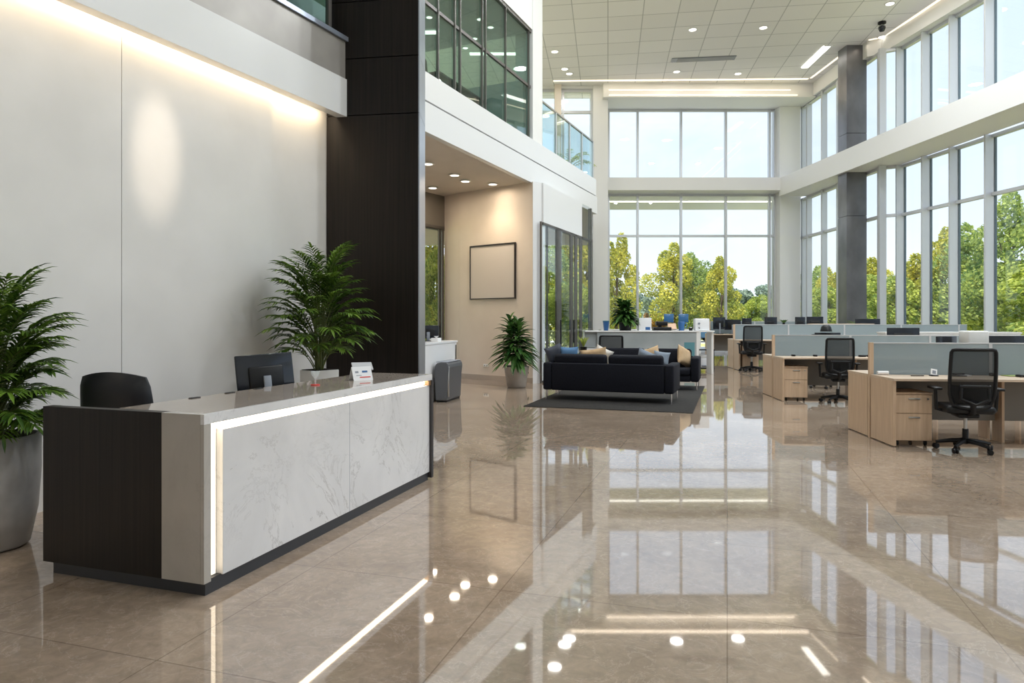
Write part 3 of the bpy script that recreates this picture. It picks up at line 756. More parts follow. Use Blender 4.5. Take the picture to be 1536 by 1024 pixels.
# palm at the left edge
pt2 = thing('potted_palm', 'lush palm in tall round grey stone pot at the far left edge', 'potted plant', (-3.43, 4.52, 0), R(40))
MB().lathe([(.17, 0), (.20, .02), (.245, .25), (.262, .5), (.262, .72), (.255, .74), (.235, .74), (.232, .69), (.0001, .69)], 40).build('pot', 'concrete', pt2)
MB().lathe([(.232, .695), (.0001, .70)], 24).build('soil', 'soil', pt2)
palm(pt2, .66, 1.30, .50, 90, 11, .027, .19, -.05)
lf = MB(); st = MB(); rr = random.Random(5)
for i in range(10): frond(lf, st, (0, 0, .74), i * 2.4, .38, R(42), R(110), .022, .13, 14, rr)
lf.build('lower_foliage', 'palm', pt2); st.build('lower_stems', 'stem', pt2)
# dracaena by the art wall
def broad_plant(root, z0, h, rad, n, seed, lw=.07, mat='drac', ll=.34):
    rr = random.Random(seed); lf = MB(); st = MB()
    for k in range(5):
        a = k * 1.26; tp = Vector((rad * .28 * math.cos(a), rad * .28 * math.sin(a), z0 + h * (.70 + .08 * (k % 3))))
        if k == 0: tp = Vector((0, 0, z0 + h * .78))
        b = Vector((.05 * math.cos(a), .05 * math.sin(a), z0 - .02)); st.tube([b, (b + tp) / 2 + Vector((0, 0, .02)), tp], [.014, .011, .006], 6)
        for i in range(n // 5):
            u = i / (n / 5); az = i * 2.399 + a; p = b.lerp(tp, .22 + .78 * u)
            el = R(-8 + 72 * u ** 1.5 + rr.uniform(-10, 10))
            d = Vector((math.cos(az) * math.cos(el), math.sin(az) * math.cos(el), math.sin(el)))
            leaflet(lf, p, d, ll * rr.uniform(.8, 1.15) * (1.15 - .45 * u) * rad / .5, lw, .38, seg=5)
    lf.build('foliage', mat, root); st.build('stems', 'stem', root)
dp_ = thing('potted_dracaena', 'broad-leaved green plant in a tapered taupe pot beneath the blank framed picture', 'potted plant', (.10, 15.25, 0))
MB().lathe([(.19, 0), (.21, .02), (.275, .42), (.285, .47), (.26, .48), (.25, .44), (.0001, .44)], 36).build('pot', 'stonepot', dp_)
MB().lathe([(.25, .445), (.0001, .45)], 24).build('soil', 'soil', dp_)
broad_plant(dp_, .45, 1.22, .62, 210, 4, .10, ll=.42)

# art frame on the art wall, sockets
def on_art(px, py):
    r = (px - HX) / F; dx, dz = A1[0] - A0[0], A1[1] - A0[1]
    t_ = (r * A0[1] - A0[0]) / (dx - r * dz); d = A0[1] + dz * t_; return Vector((r * d, d, Zh(py, d)))
fr = thing('picture_frame', 'blank pale canvas in thin black frame on the cream wall', 'picture')
a, b = on_art(707, 408), on_art(773.5, 408); ztop, zbot = on_art(740, 367.5).z, on_art(740, 447.5).z
aw = Vector((b.x - a.x, b.y - a.y)); awn = Vector((aw.y, -aw.x)).normalized()
def aw_(t_, off): return (a.x + aw.x * t_ + awn.x * off, a.y + aw.y * t_ + awn.y * off)
MB().wall(aw_(0, .035), aw_(1, .035), .03, zbot, ztop).build('canvas', 'art', fr)
m = MB(); m.wall(aw_(-.010, .05), aw_(.008, .05), .05, zbot - .02, ztop + .02); m.wall(aw_(.992, .05), aw_(1.010, .05), .05, zbot - .02, ztop + .02)
m.wall(aw_(0, .05), aw_(1, .05), .05, zbot - .015, zbot + .01); m.wall(aw_(0, .05), aw_(1, .05), .05, ztop - .02, ztop + .02)
m.build('frame', 'artf', fr)
q = on_art(729, 548); ck = thing('wall_socket', 'small white double socket low on the cream wall', 'socket', (q.x, q.y - .01, q.z), math.atan2(aw.y, aw.x))
MB().rbox(-.08, .08, -.012, .01, -.04, .04, .004, 1).build('plate', 'white', ck); MB().box(-.05, -.02, -.014, -.012, -.015, .015).box(.02, .05, -.014, -.012, -.015, .015).build('outlet', 'greym', ck)

# ================================================================ SECOND COUNTER by the dark column
C1 = (-1.11, 13.96); cu = Vector((.235, .972)).normalized(); crot = math.atan2(cu.y, cu.x) - math.pi / 2
ct = thing('side_counter', 'white side counter behind the dark wood column', 'counter', (C1[0], C1[1], 0), crot)
MB().box(-.50, 0, -2.7, 0, 1.05, 1.09).build('counter_top', 'white_gloss', ct, .004)
MB().box(-.05, -.01, -2.7, -.12, 0, 1.05).build('front_panel', 'white_gloss', ct)
MB().box(-.48, -.02, -.10, -.02, 0, 1.05).build('end_panel', 'paper', ct)
MB().box(-.011, -.006, -.14, -.06, .35, 1.0).build('end_strip', 'steel', ct)
def cpt(s, w_): return (C1[0] + cu.x * s - cu.y * w_, C1[1] + cu.y * s + cu.x * w_)
q = cpt(-.75, .36); m2 = make_monitor('monitor', 'dark monitor on the white side counter by the dark column', .42, .26, .05); m2.location = (q[0], q[1], 1.09); m2.rotation_euler = (0, 0, R(10))
q = cpt(-.32, .45); pl = thing('potted_grass', 'small bright green plant on the white side counter', 'potted plant', (q[0], q[1], 1.09))
MB().lathe([(.05, 0), (.06, .06), (.05, .06), (.0001, .055)], 16).build('pot', 'white', pl)
lf = MB(); rr = random.Random(2)
for i in range(50): az = rr.uniform(0, 6.28); e = rr.uniform(.3, 1.5); leaflet(lf, Vector((0, 0, .05)), Vector((math.cos(az) * math.cos(e), math.sin(az) * math.cos(e), math.sin(e))), .12, .02, .3)
lf.build('foliage', 'tree3', pl)
q = cpt(-.95, .12); bx = thing('tissue_box', 'small white tissue box on the side counter near a dark monitor', 'tissue box', (q[0], q[1], 1.09), crot)
MB().rbox(-.07, .07, -.10, .10, 0, .07, .008).build('box', 'paper', bx); 
m = MB(); 
for i in range(5): leaflet(m, Vector((0, 0, .06)), Vector((math.cos(i * 1.3), math.sin(i * 1.3), 1.2)), .08, .06, .2)
m.build('tissue', 'paper', bx)
# grey bin
bn_ = thing('waste_bin', 'slim grey bin with rounded top standing against the white side counter', 'bin', (-1.20, 12.86, 0), crot)
m = MB(); prof = [(-.13, .0), (-.16, .5), (-.15, .62), (-.11, .68), (.0, .70), (.12, .70), (.17, .67), (.185, .60), (.165, .45), (.14, 0)]
vs = []; n = len(prof)
for y in (-.42, .42):
    for x, z in prof: vs.append((x * .8, y, z + .03))
m._a(vs, [tuple(range(n)), tuple(range(2 * n - 1, n - 1, -1))] + [(i, i + n, (i + 1) % n + n, (i + 1) % n) for i in range(n)])
m.build('body', 'bin', bn_, .02)
MB().box(-.10, .105, -.38, .38, 0, .04).build('base', 'black', bn_)
MB().rbox(.115, .15, -.40, -.36, .1, .66, .01, 1).build('edge_trim', 'steel', bn_)
MB().rbox(-.10, .12, -.405, .405, .728, .738, .004, 1).build('lid', 'greym', bn_)

# ================================================================ LOUNGE
LR = math.atan2(.951, .309) - math.pi / 2
LU = Vector((.309, .951)); LV = Vector((.951, -.309))  # LV: to the right
rug = MB().rbox(0, 2.85, 0, 4.7, 0, .012, .004, 1).build('rug', 'rug', None, loc=(.196, 11.85, 0)); rug.rotation_euler = (0, 0, LR)
tag(rug, 'dark charcoal rectangular rug under the sofas on the marble floor', 'rug')
def make_sofa(name, label):
    """local: back at y=0 facing -y, seat toward +y, x from 0 to 2.33"""
    t_ = thing(name, label, 'sofa'); W = 2.42
    MB().rbox(.17, W - .17, 0, .14, .18, .69, .02).build('backrest', 'fabric', t_)
    MB().rbox(.17, W - .17, .10, .92, .18, .32, .02).build('seat_frame', 'fabric', t_)
    for x0 in (0, W - .17):
        MB().rbox(x0, x0 + .17, 0, .94, .18, .695, .035).build('armrest', 'fabric' , t_)
    n = 2; cw = (W - .36) / n
    for i in range(n):
        MB().rbox(.18 + i * cw, .18 + (i + 1) * cw - .01, .16, .95, .31, .46, .045).build('seat_cushion', 'fabric', t_)
        mt = Matrix.Translation((0, .20, .42)) @ Matrix.Rotation(R(10), 4, 'X')
        MB().rbox(.19 + i * cw, .18 + (i + 1) * cw - .02, -.05, .12, 0, .43, .06, 4, mt).build('back_cushion', 'fabric', t_)
    for x in (.05, W - .05):
        for y in (.06, .86): MB().tube([(x, y, 0), (x, y, .19)], .014, 8).build('leg', 'chrome', t_)
    MB().box(.6, W - .6, .35, .42, .165, .185).build('underframe', 'black', t_)
    return t_
so1 = make_sofa('sofa', 'dark navy sofa seen from behind, nearest on the charcoal rug')
S1 = (.58, 12.86); so1.location = (*S1, .012); so1.rotation_euler = (0, 0, LR - R(2.5))
so2 = copy_tree(so1); so2['label'] = 'dark navy sofa facing the camera at the back of the rug'
# facing camera: rotate 180
S2 = (4.22, 15.25); so2.location = (*S2, .012); so2.rotation_euler = (0, 0, LR + math.pi)
for o in (so1, so2): o['group'] = 'sofas on the rug'
def pillow(m_, w_, h_, th, label, mat, loc, rot):
    vs = []; fs = []; N = 12
    for s in (1, -1):
        for j in range(N + 1):
            for i in range(N + 1):
                u, v = i / N * 2 - 1, j / N * 2 - 1
                k = 1 - .10 * (1 - abs(v) ** 2) * abs(u) ** 3; k2 = 1 - .10 * (1 - abs(u) ** 2) * abs(v) ** 3
                t_ = th / 2 * ((1 - u ** 4) * (1 - v ** 4)) ** .6
                vs.append((u * w_ / 2 * k, s * t_, v * h_ / 2 * k2))
    W = N + 1
    for s in range(2):
        o = s * W * W
        for j in range(N):
            for i in range(N):
                q = (o + j * W + i, o + j * W + i + 1, o + (j + 1) * W + i + 1, o + (j + 1) * W + i)
                fs.append(q[::-1] if s == 0 else q)
    m = MB()._a(vs, fs, True); o = m.build('throw_pillow', mat, None, loc=loc); o.rotation_euler = rot
    return tag(o, label, 'pillow', 'throw pillows on the sofas')
def lpt(s, w_, base=S1): return (base[0] + LU.x * s + LV.x * w_, base[1] + LU.y * s + LV.y * w_)
q = lpt(.42, .90); pillow(0, .52, .40, .16, 'tan pillow sticking up in the middle of the nearest sofa', 'tan', (q[0], q[1], .77), (R(12), R(-8), LR))
q = lpt(.62, 1.02); pillow(0, .36, .34, .14, 'white fluffy pillow behind the tan pillow on the nearest sofa', 'whitef', (q[0], q[1], .82), (R(15), R(25), LR))
q = lpt(.40, 1.88); pillow(0, .42, .38, .16, 'slate grey pillow leaning on the right arm of the nearest sofa', 'greyf', (q[0], q[1], .76), (R(10), R(18), LR - .5))
q = lpt(.36, .42); pillow(0, .36, .40, .15, 'blue pillow at the left end of the nearest sofa', 'bluef', (q[0], q[1], .80), (R(10), 0, LR + .2))
q = lpt(.30, .16); pillow(0, .34, .40, .15, 'dark pillow at the far left corner of the nearest sofa', 'fabside', (q[0], q[1], .83), (R(12), R(-20), LR + .4))
def l2(x, y): # local in sofa2
    return (S2[0] - LV.x * x - LU.x * y, S2[1] - LV.y * x - LU.y * y)
q = l2(.34, .40); pillow(0, .44, .44, .16, 'tan pillow propped against the right arm of the far sofa', 'tan', (q[0], q[1], .70), (R(-14), R(22), LR + 1.0))
q = l2(1.05, .38); pillow(0, .42, .40, .15, 'tan pillow in the middle of the far sofa', 'tan', (q[0], q[1], .70), (R(-14), R(-18), LR))
q = l2(.82, .52); pillow(0, .36, .32, .14, 'grey blue pillow in front of the tan one on the far sofa', 'greyf', (q[0], q[1], .66), (R(-16), R(8), LR))
q = (3.0, 14.2)
# ================================================================ OFFICE CHAIR (mesh back)  faces +y
def make_mesh_chair(name, label):
    t_ = thing(name, label, 'office chair')
    MB().rbox(-.25, .25, -.20, .28, .44, .53, .04).build('seat', 'black', t_)
    def bp(u, v):  # backrest surface
        wd = .215 + .01 * math.sin(v * 3) - .035 * (v < .15) * (1 - v / .15)
        return Vector((u * wd, -.235 - .07 * v + .05 * u * u - .04 * math.sin(math.pi * min(1, v * 1.4)) * 0, .54 + v * .63))
    path = [bp(-1 + .16 * 0, v / 10) for v in range(10)] + [bp(-1, .95), bp(-.95, .99), bp(-.8, 1), bp(0, 1), bp(.8, 1), bp(.95, .99), bp(1, .95)] + [bp(1, v / 10) for v in range(9, -1, -1)] + [bp(.6, -.04), bp(0, -.06), bp(-.6, -.04), bp(-1, 0)]
    bf = MB().tube(path, .020, 8, False).build('backrest_frame', 'black', t_)
    m = MB(); vs = [bp(u / 4 - 1, v / 8 * .99) for v in range(9) for u in range(9)]
    m._a(vs, [(j * 9 + i, j * 9 + i + 1, (j + 1) * 9 + i + 1, (j + 1) * 9 + i) for j in range(8) for i in range(8)], True)
    m.build('mesh_panel', 'mesh', bf)
    m = MB(); vs = [bp(u / 4 * .96 - .96, .02 + v / 4 * .34) + Vector((0, .012, 0)) for v in range(5) for u in range(9)]
    m._a(vs, [(j * 9 + i, j * 9 + i + 1, (j + 1) * 9 + i + 1, (j + 1) * 9 + i) for j in range(4) for i in range(8)], True)
    m.build('lumbar_pad', 'black', t_)
    sp_ = MB()
    sp_.tube([(0, -.05, .42), (0, -.24, .46), (-.02, -.295, .60)], .03, 8)
    sp_.tube([(-.13, -.285, .78), (-.14, -.30, .62), (0, -.31, .56), (.14, -.30, .62), (.13, -.285, .78)], .018, 8)
    sp_.tube([(-.15, -.29, .76), (.15, -.29, .76)], .02, 8)
    sp_.build('back_support', 'black', t_)
    for s in (-1, 1):
        a_ = MB().tube([(s * .2, 0, .45), (s * .30, -.01, .47), (s * .31, -.02, .70)], .02, 8).build('armrest', 'black', t_)
        MB().rbox(s * .31 - .045, s * .31 + .045, -.13, .14, .70, .73, .012).build('arm_pad', 'black', a_)
    MB().rbox(-.11, .11, -.12, .14, .385, .44, .02).build('tilt_mechanism', 'black', t_)
    MB().tube([(0, 0, .08), (0, 0, .25)], .032, 12).build('gas_column', 'black', t_)
    MB().tube([(0, 0, .24), (0, 0, .39)], .018, 12).build('piston', 'steel', t_)
    star_base(t_)
    return t_
chair = make_mesh_chair('office_chair', 'x')
GC = 'black mesh office chairs at the workstations'

# ================================================================ WORKSTATIONS
e_ = Vector((.995, -.0995)); n_ = Vector((.0995, .995)); DR = math.atan2(e_.y, e_.x)
def make_station(label, length, gap=True):
    """double desk; local x along the row, y depth; front desk y 0..0.62, divider, rear desk .68..1.32"""
    t_ = thing('workstation', label, 'desk'); H = .81
    for (y0, y1, nm) in ((0, .62, 'front'), (.72, 1.36, 'rear')):
        MB().box(0, length, y0 - (.02 if nm == 'front' else 0), y1 + (.02 if nm == 'rear' else 0), H - .03, H).build('tabletop', 'oakx', t_, .003)
        sp1 = MB().box(0, .035, y0, y1, .012, H - .03).build('end_panel', 'oak', t_)
        k = 1.45
        while k < length:
            MB().box(k, k + .03, (y1 - .2 if nm == 'front' else y0), (y1 if nm == 'front' else y0 + .2), 0, H - .03).build('support_panel', 'oak', t_); k += 1.45
        MB().box(.035, length, (y1 - .06 if nm == 'front' else y0 + .04), (y1 - .04 if nm == 'front' else y0 + .06), .25, H - .03).build('modesty_panel', 'darkpanel', t_)
    MB().box(-.005, .045, .645, .695, .0, 1.215).build('divider_post', 'oak', t_)
    MB().box(.045, length, .655, .685, H - .02, 1.20).build('divider_screen', 'frost', t_)
    MB().box(.045, length, .650, .690, 1.20, 1.215).build('screen_rail', 'alu', t_)
    k = 1.45
    while k < length:
        MB().box(k - .02, k + .02, .648, .692, H, 1.21).build('screen_post', 'alu', t_); k += 1.45
    return t_
def st_pt(base, x, y, s=1): return (base[0] + (e_.x * x + n_.x * y) * s, base[1] + (e_.y * x + n_.y * y) * s)
BA, BB_, BC, BD = (4.51, 8.08), (5.0, 12.62), (6.75, 20.3), (7.65, 26.0)
GW = 'oak double workstations with frosted dividers'
sA = make_station('light oak double workstation with frosted divider, nearest row on the right', 4.4); sA.location = (*BA, 0)
sB = make_station('light oak double workstation with frosted divider, second row from camera', 6.2); sB.location = (*BB_, 0)
sC = make_station('light oak double workstation with frosted divider, third row from camera', 6.0); sC.location = (*BC, 0); sC.scale = (1.13, 1.13, 1.13)
sD = make_station('light oak double workstation, farthest row before the back windows', 3.6); sD.location = (*BD, 0); sD.scale = (1.2, 1.2, 1.2)
for s_ in (sA, sB, sC, sD): s_.rotation_euler = (0, 0, DR); s_['group'] = GW
# pedestals
def make_pedestal(label):
    t_ = thing('drawer_pedestal', label, 'drawer cabinet')
    MB().box(0, .42, .02, .50, .065, .62).build('body', 'oak', t_, .003)
    MB().box(-.003, .423, -.002, .50, .62, .64).build('top', 'oak', t_, .002)
    for (z0, z1) in ((.395, .61), (.07, .388)):
        d_ = MB().box(.004, .416, 0, .02, z0, z1).build('drawer', 'oak', t_, .002)
        MB().rbox(.15, .28, -.010, .001, z1 - .055, z1 - .035, .004, 1).build('handle', 'steel', d_)
    MB().lathe([(.012, 0), (.012, .006), (.0001, .006)], 12, m=Matrix.Translation((.37, .001, .565)) @ Matrix.Rotation(R(90), 4, 'X')).build('lock', 'steel', t_)
    for x in (.05, .37):
        for y in (.07, .44): MB().lathe([(.01, -.012), (.03, -.01), (.03, .01), (.01, .012)], 12, m=Matrix.Translation((x, y, .031)) @ Matrix.Rotation(R(90), 4, 'Y')).build('caster', 'black', t_)
    return t_
ped = make_pedestal('x')
for i, (base, x, s_, lb) in enumerate(((BA, .05, 1, 'in the nearest workstation row'), (BB_, .05, 1, 'in the second workstation row'), (BC, .10, 1.13, 'in the third workstation row'))):
    q = st_pt(base, x, .06, s_); place(ped, i == 0, (*q, 0), DR, 'oak two-drawer pedestal under the desk ' + lb, 'oak drawer pedestals', s_)
# chairs
chs = [((5.22, 7.86), DR - R(10), 1, 'black mesh office chair at the nearest workstation on the right'),
       ((5.93, 12.42), DR - R(12), 1, 'black mesh office chair at the second workstation row beside its pedestal'),
       ((7.02, 20.0), DR - R(6), 1.13, 'black mesh office chair at the left end of third workstation row'),
       ((2.52, 17.6), DR + R(6), 1.12, 'black office chair at the grey fronted counter behind the sofas'),
       ((6.9, 15.1), DR + R(170), 1, 'black mesh office chair on the far side of second workstation row')]
for i, (q, rz, s_, lb) in enumerate(chs):
    o_ = place(chair, i == 0, (*q, 0), rz, lb, GC, s_)
    if 'counter behind' in lb: o_.scale = (1.3, 1, .94)
# monitors on the rows
GM = 'black monitors on the workstations'
mons = [((6.50, 9.05), .55, 0, .81, 1.05, 'wide black monitor at the right end beyond the nearest frosted divider'),
        ((5.82, 9.15), .34, R(22), .81, 1.03, 'tilted black monitor left of the white printer past the nearest divider'),
        ((7.82, 13.65), .62, 0, .81, 1.17, 'wide black monitor beyond the second row divider, in front of window fins'),
        ((6.40, 13.85), .52, R(4), .81, .95, 'low black monitor behind the second row divider, left of the fern'),
        ((11.2, 21.5), .75, 0, .92, 1.35, 'wide black monitor in front of the dark window column'),
        ((9.65, 21.75), .5, R(-5), .92, 1.5, 'black monitor on third row, right one of a pair left of the column'),
        ((9.2, 21.8), .32, R(5), .92, 1.48, 'small black monitor on third row, left one of a pair left of the column'),
        ((8.3, 21.9), .4, R(5), .92, 1.48, 'black monitor on the third row in front of the white corner pier'),
        ((7.55, 21.95), .3, R(-5), .92, 1.40, 'small black monitor on the third row, leftmost against the lawn'),
        ((7.95, 26.2), .55, R(25), .97, 1.4, 'black monitor on the farthest desk, left one of its pair'),
        ((8.5, 26.3), .6, R(-10), .97, 1.2, 'black monitor on the farthest desk, right one of its pair')]
mproto = None
for i, (q, w_, rz, z, s_, lb) in enumerate(mons):
    if mproto is None:
        mproto = make_monitor('monitor', lb); mm_ = mproto
    else: mm_ = copy_tree(mproto)
    mm_.location = (q[0], q[1], z); mm_.rotation_euler = (0, 0, rz + DR); mm_.scale = (w_ / .54, 1, s_); mm_['label'] = lb; mm_['group'] = GM
# things on the desks
q = st_pt(BA, 1.52, .93)
pr = thing('printer', 'white desktop printer between two monitors past the nearest divider', 'printer', (6.10, 9.02, .81), DR)
MB().rbox(-.14, .14, -.14, .14, 0, .36, .015).build('body', 'paper', pr); MB().rbox(-.12, .12, -.15, -.135, .24, .30, .005, 1).build('paper_slot', 'greym', pr); MB().rbox(-.13, .13, -.12, .12, .36, .55, .02).build('scanner_lid', 'white', pr)
def small(name, label, cat, loc, parts, rz=0, group=None):
    t_ = thing(name, label, cat, loc, rz, group)
    for nm, m, mat in parts: m.build(nm, mat, t_)
    return t_
q = st_pt(BA, .66, .42)
small('phone_holder', 'small white phone holder on the nearest oak desktop', 'phone holder', (*q, .81),
      [('base', MB().rbox(-.04, .04, -.04, .04, 0, .012, .004, 1), 'black'), ('cradle', MB().box(-.035, .035, -.006, .006, .015, .09, Matrix.Rotation(R(-20), 4, 'X') @ Matrix.Rotation(R(12), 4, 'Y')), 'paper'), ('screen', MB().box(-.02, .02, -.009, -.006, .03, .07, Matrix.Rotation(R(-20), 4, 'X') @ Matrix.Rotation(R(12), 4, 'Y')), 'greym')], DR)
q = st_pt(BA, .10, .55); small('paper_roll', 'short white paper roll lying at the nearest desk corner by post', 'paper roll', (*q, .81), [('roll', MB().tube([(-.05, 0, .025), (.08, 0, .025)], .025, 14), 'paper'), ('core', MB().tube([(-.052, 0, .025), (.082, 0, .025)], .010, 10), 'greym')], DR)
q = st_pt(BA, .95, .40); small('stapler', 'black stapler with notes on the nearest desktop left of chair', 'stapler', (*q, .81), [('base', MB().rbox(-.08, .08, -.02, .02, 0, .012, .004, 1), 'black'), ('arm', MB().rbox(-.08, .06, -.015, .015, .02, .04, .006, 1), 'black'), ('note_pad', MB().box(.0, .14, -.01, .06, 0, .016), 'paper')], DR)
q = st_pt(BA, .45, .38); tag(MB().tube([(-.08, 0, .006), (.08, 0, .006)], .006, 8).build('pen', 'black', None, loc=(*q, .81)), 'black pen lying on the nearest desktop left of phone holder', 'pen').rotation_euler = (0, 0, DR + .1)
q = st_pt(BA, 1.40, .50); tag(MB().rbox(-.04, .04, -.03, .03, 0, .04, .006, 1).build('pencil_cup', 'black', None, loc=(*q, .81)), 'small black box on nearest desktop just right of the chair back', 'box')
q = st_pt(BA, 1.62, .35); tag(MB().rbox(-.03, .03, -.05, .05, 0, .03, .012, 2).build('computer_mouse', 'black', None, loc=(*q, .81)), 'black computer mouse on the nearest desktop toward the right edge', 'mouse')
q = st_pt(BA, 1.70, .50); tag(MB().rbox(-.18, .2, -.08, .08, 0, .012, .003, 1).build('desk_mat', pm('green_mat', (.25, .32, .12), .7), None, loc=(*q, .81)), 'green desk mat on the nearest desktop at the right edge', 'desk mat')
for i, (x, y, mt, lb, cat) in enumerate(((.33, .45, 'black', 'tiny black clip on the second row desktop above its pedestal', 'clip'), (.72, .42, 'black', 'black tape dispenser on the second row desktop between pedestal and chair', 'tape dispenser'), (.85, .36, 'peach', 'peach notepad on the second row desktop next to the chair', 'notepad'), (1.55, .36, 'black', 'black mouse on the second row desktop right of the chair', 'mouse'), (1.72, .42, 'black', 'black desk phone on the second row desktop near the oak post', 'phone'))):
    q = st_pt(BB_, x, y); tag(MB().rbox(-.06 if i > 1 else -.03, .06 if i > 1 else .03, -.04, .04, 0, .035 if i != 2 else .01, .008 if i != 2 else .003, 1).build(cat.replace(' ', '_'), mt, None, loc=(*q, .81)), lb, cat)
q = st_pt(BC, 4.25, .95, 1.13)
fn = thing('potted_fern', 'spiky bright green plant on third row desk before the dark window column', 'potted plant', (11.1, 21.95, .92))
MB().lathe([(.07, 0), (.10, .18), (.08, .18), (.0001, .16)], 18).build('pot', 'black', fn)
lf = MB(); rr = random.Random(9)
for i in range(46): az = i * 2.4; e = rr.uniform(.45, 1.45); leaflet(lf, Vector((0, 0, .3)), Vector((math.cos(az) * math.cos(e), math.sin(az) * math.cos(e), math.sin(e))), rr.uniform(.3, .62), .04, .35, seg=4)
lf.build('foliage', mat_leaf('fern_leaf', (.06, .16, .02), (.28, .42, .06), .5, .3), fn); MB().tube([(0, 0, .1), (0, 0, .35)], .02).build('stems', 'stem', fn)
vs_ = small('vase', 'small dark vase with sprig on the third row, before the white corner pier', 'vase', (8.72, 21.9, .92),
      [('body', MB().lathe([(.06, 0), (.10, .12), (.05, .42), (.04, .5), (.0001, .48)], 18), 'black')])
lf = MB()
for i in range(12): leaflet(lf, Vector((0, 0, .45)), Vector((math.cos(i * 2.4), math.sin(i * 2.4), 1.4)), .24, .06, .2)
lf.build('sprig', 'drac', vs_)
q = (6.55, 13.55); tag(MB().lathe([(.115, 0), (.11, .03), (.09, .10), (.05, .13), (.0001, .135)], 24).build('rounded_item', 'black', None, loc=(6.35, 13.80, 1.27)), 'dark rounded hat resting on the low monitor of the second row', 'item')  # plain rounded form in place of what looks like a chair top
tag(MB().rbox(-1.0, 1.0, -.12, .12, 0, .03, .006, 1).build('shelf_board', 'oakx', None, loc=(10.3, 21.4, 1.36)), 'thin oak board lying on the third row divider left of column', 'board')
# white cabinet shelf past the second divider
cb_ = thing('low_cabinet', 'low white cabinet by the right windows behind the second row', 'cabinet', (11.1, 17.4, 0), DR)
MB().box(-1.6, 1.6, -.25, .25, 0, 1.16).build('body', 'white_gloss', cb_); MB().box(-1.62, 1.62, -.27, .27, 1.16, 1.2).build('top', 'white', cb_)
for k in range(4): MB().box(-1.58 + k * .8, -.82 + k * .8, -.265, -.25, .08, 1.14).build('door', 'white', cb_, .003)

# ================================================================ BACK COUNTER behind the sofas
bc = thing('service_counter', 'long counter with grey frosted front behind the sofas', 'counter', (2.38, 19.0, 0), R(0))
CW = X(1045, 19) - 2.38
MB().box(-.35, X(1072, 19) - 2.38, 0, .7, 1.17, 1.205).build('counter_top', 'white', bc, .004)
MB().box(0, CW, .03, .07, .05, 1.17).build('front_panel', 'greypanel', bc)
MB().box(CW - .34, CW - .05, .025, .03, .25, .88).build('teal_insert', 'teal', bc)
MB().box(CW, CW + .07, .02, .68, 0, 1.17).build('end_panel', 'white', bc)
MB().box(-.35, 0, .05, .6, 0, .72).build('side_cabinet', 'white_gloss', bc); MB().box(-.35, 0, .10, .6, .74, 1.17).build('upper_panel', 'greypanel', bc)
MB().box(X(1070, 19) - 2.40, X(1072, 19) - 2.38, .1, .6, 0, 1.17).build('leg_panel', 'white', bc)
def top(px, dy=.3): return (X(px, 19 + dy), 19 + dy, 1.205)
pp = thing('potted_plant', 'bushy dark green plant in a black pot on the service counter', 'potted plant', top(938, .35))
MB().lathe([(.16, 0), (.19, .24), (.16, .24), (.0001, .22)], 24).build('pot', 'black', pp)
broad_plant(pp, .2, .72, .62, 150, 8, .12, 'drac', .32)
small('drink_cup', 'blue paper cup pair left of bushy plant on service counter', 'cup', top(909), [('cup', MB().lathe([(.06, 0), (.09, .26), (.0001, .25)], 18), 'blue'), ('lid', MB().lathe([(.095, .26), (.095, .28), (.0001, .285)], 18), 'teal')])
small('storage_box', 'white carton with blue panel right of the bushy plant on service counter', 'box', top(966), [('body', MB().rbox(-.17, .19, -.12, .12, 0, .36, .01), 'paper'), ('label_patch', MB().box(.02, .15, -.125, -.12, .02, .10), 'blue')])
small('espresso_machine', 'black coffee machine in the middle of the service counter', 'coffee machine', top(990), [('body', MB().rbox(-.20, .30, -.14, .14, 0, .10, .02), 'black'), ('head', MB().rbox(-.12, .2, -.12, .12, .14, .26, .03), 'black'), ('column', MB().rbox(-.05, .05, .0, .1, .08, .2, .01), 'black'), ('drip_tray', MB().rbox(.3, .42, -.1, .1, 0, .03, .005, 1), 'steel')])
small('notebook', 'peach covered notebook leaning on the black coffee machine', 'notebook', top(1009, .22), [('cover', MB().box(-.12, .12, -.01, .01, .05, .24, Matrix.Rotation(R(-35), 4, 'X')), 'peach'), ('pages', MB().box(-.115, .115, .01, .02, .055, .235, Matrix.Rotation(R(-35), 4, 'X')), 'paper')])
small('pitcher', 'blue plastic pitcher on service counter in front of a window mullion', 'pitcher', top(1022), [('body', MB().lathe([(.07, 0), (.10, .22), (.08, .26), (.0001, .24)], 18), 'blue'), ('handle', MB().tube([(.09, 0, .06), (.15, 0, .10), (.15, 0, .18), (.09, 0, .22)], .012, 8), 'blue')])
small('sugar_jar', 'small dark jar on the service counter right of blue pitcher', 'jar', top(1036), [('body', MB().lathe([(.05, 0), (.055, .08), (.0001, .08)], 14), 'black'), ('lid', MB().lathe([(.057, .08), (.05, .1), (.0001, .1)], 14), 'steel')])
small('water_dispenser', 'white countertop dispenser with round dark dial at the counter right end', 'dispenser', top(1052), [('body', MB().rbox(-.20, .20, -.12, .12, 0, .34, .02), 'paper'), ('dial', MB().lathe([(.03, 0), (.03, .02), (.0001, .02)], 16, m=Matrix.Translation((-.1, -.12, .20)) @ Matrix.Rotation(R(90), 4, 'X')), 'greym'), ('tap', MB().tube([(-.1, -.12, .08), (-.1, -.17, .07)], .015, 8), 'black')])
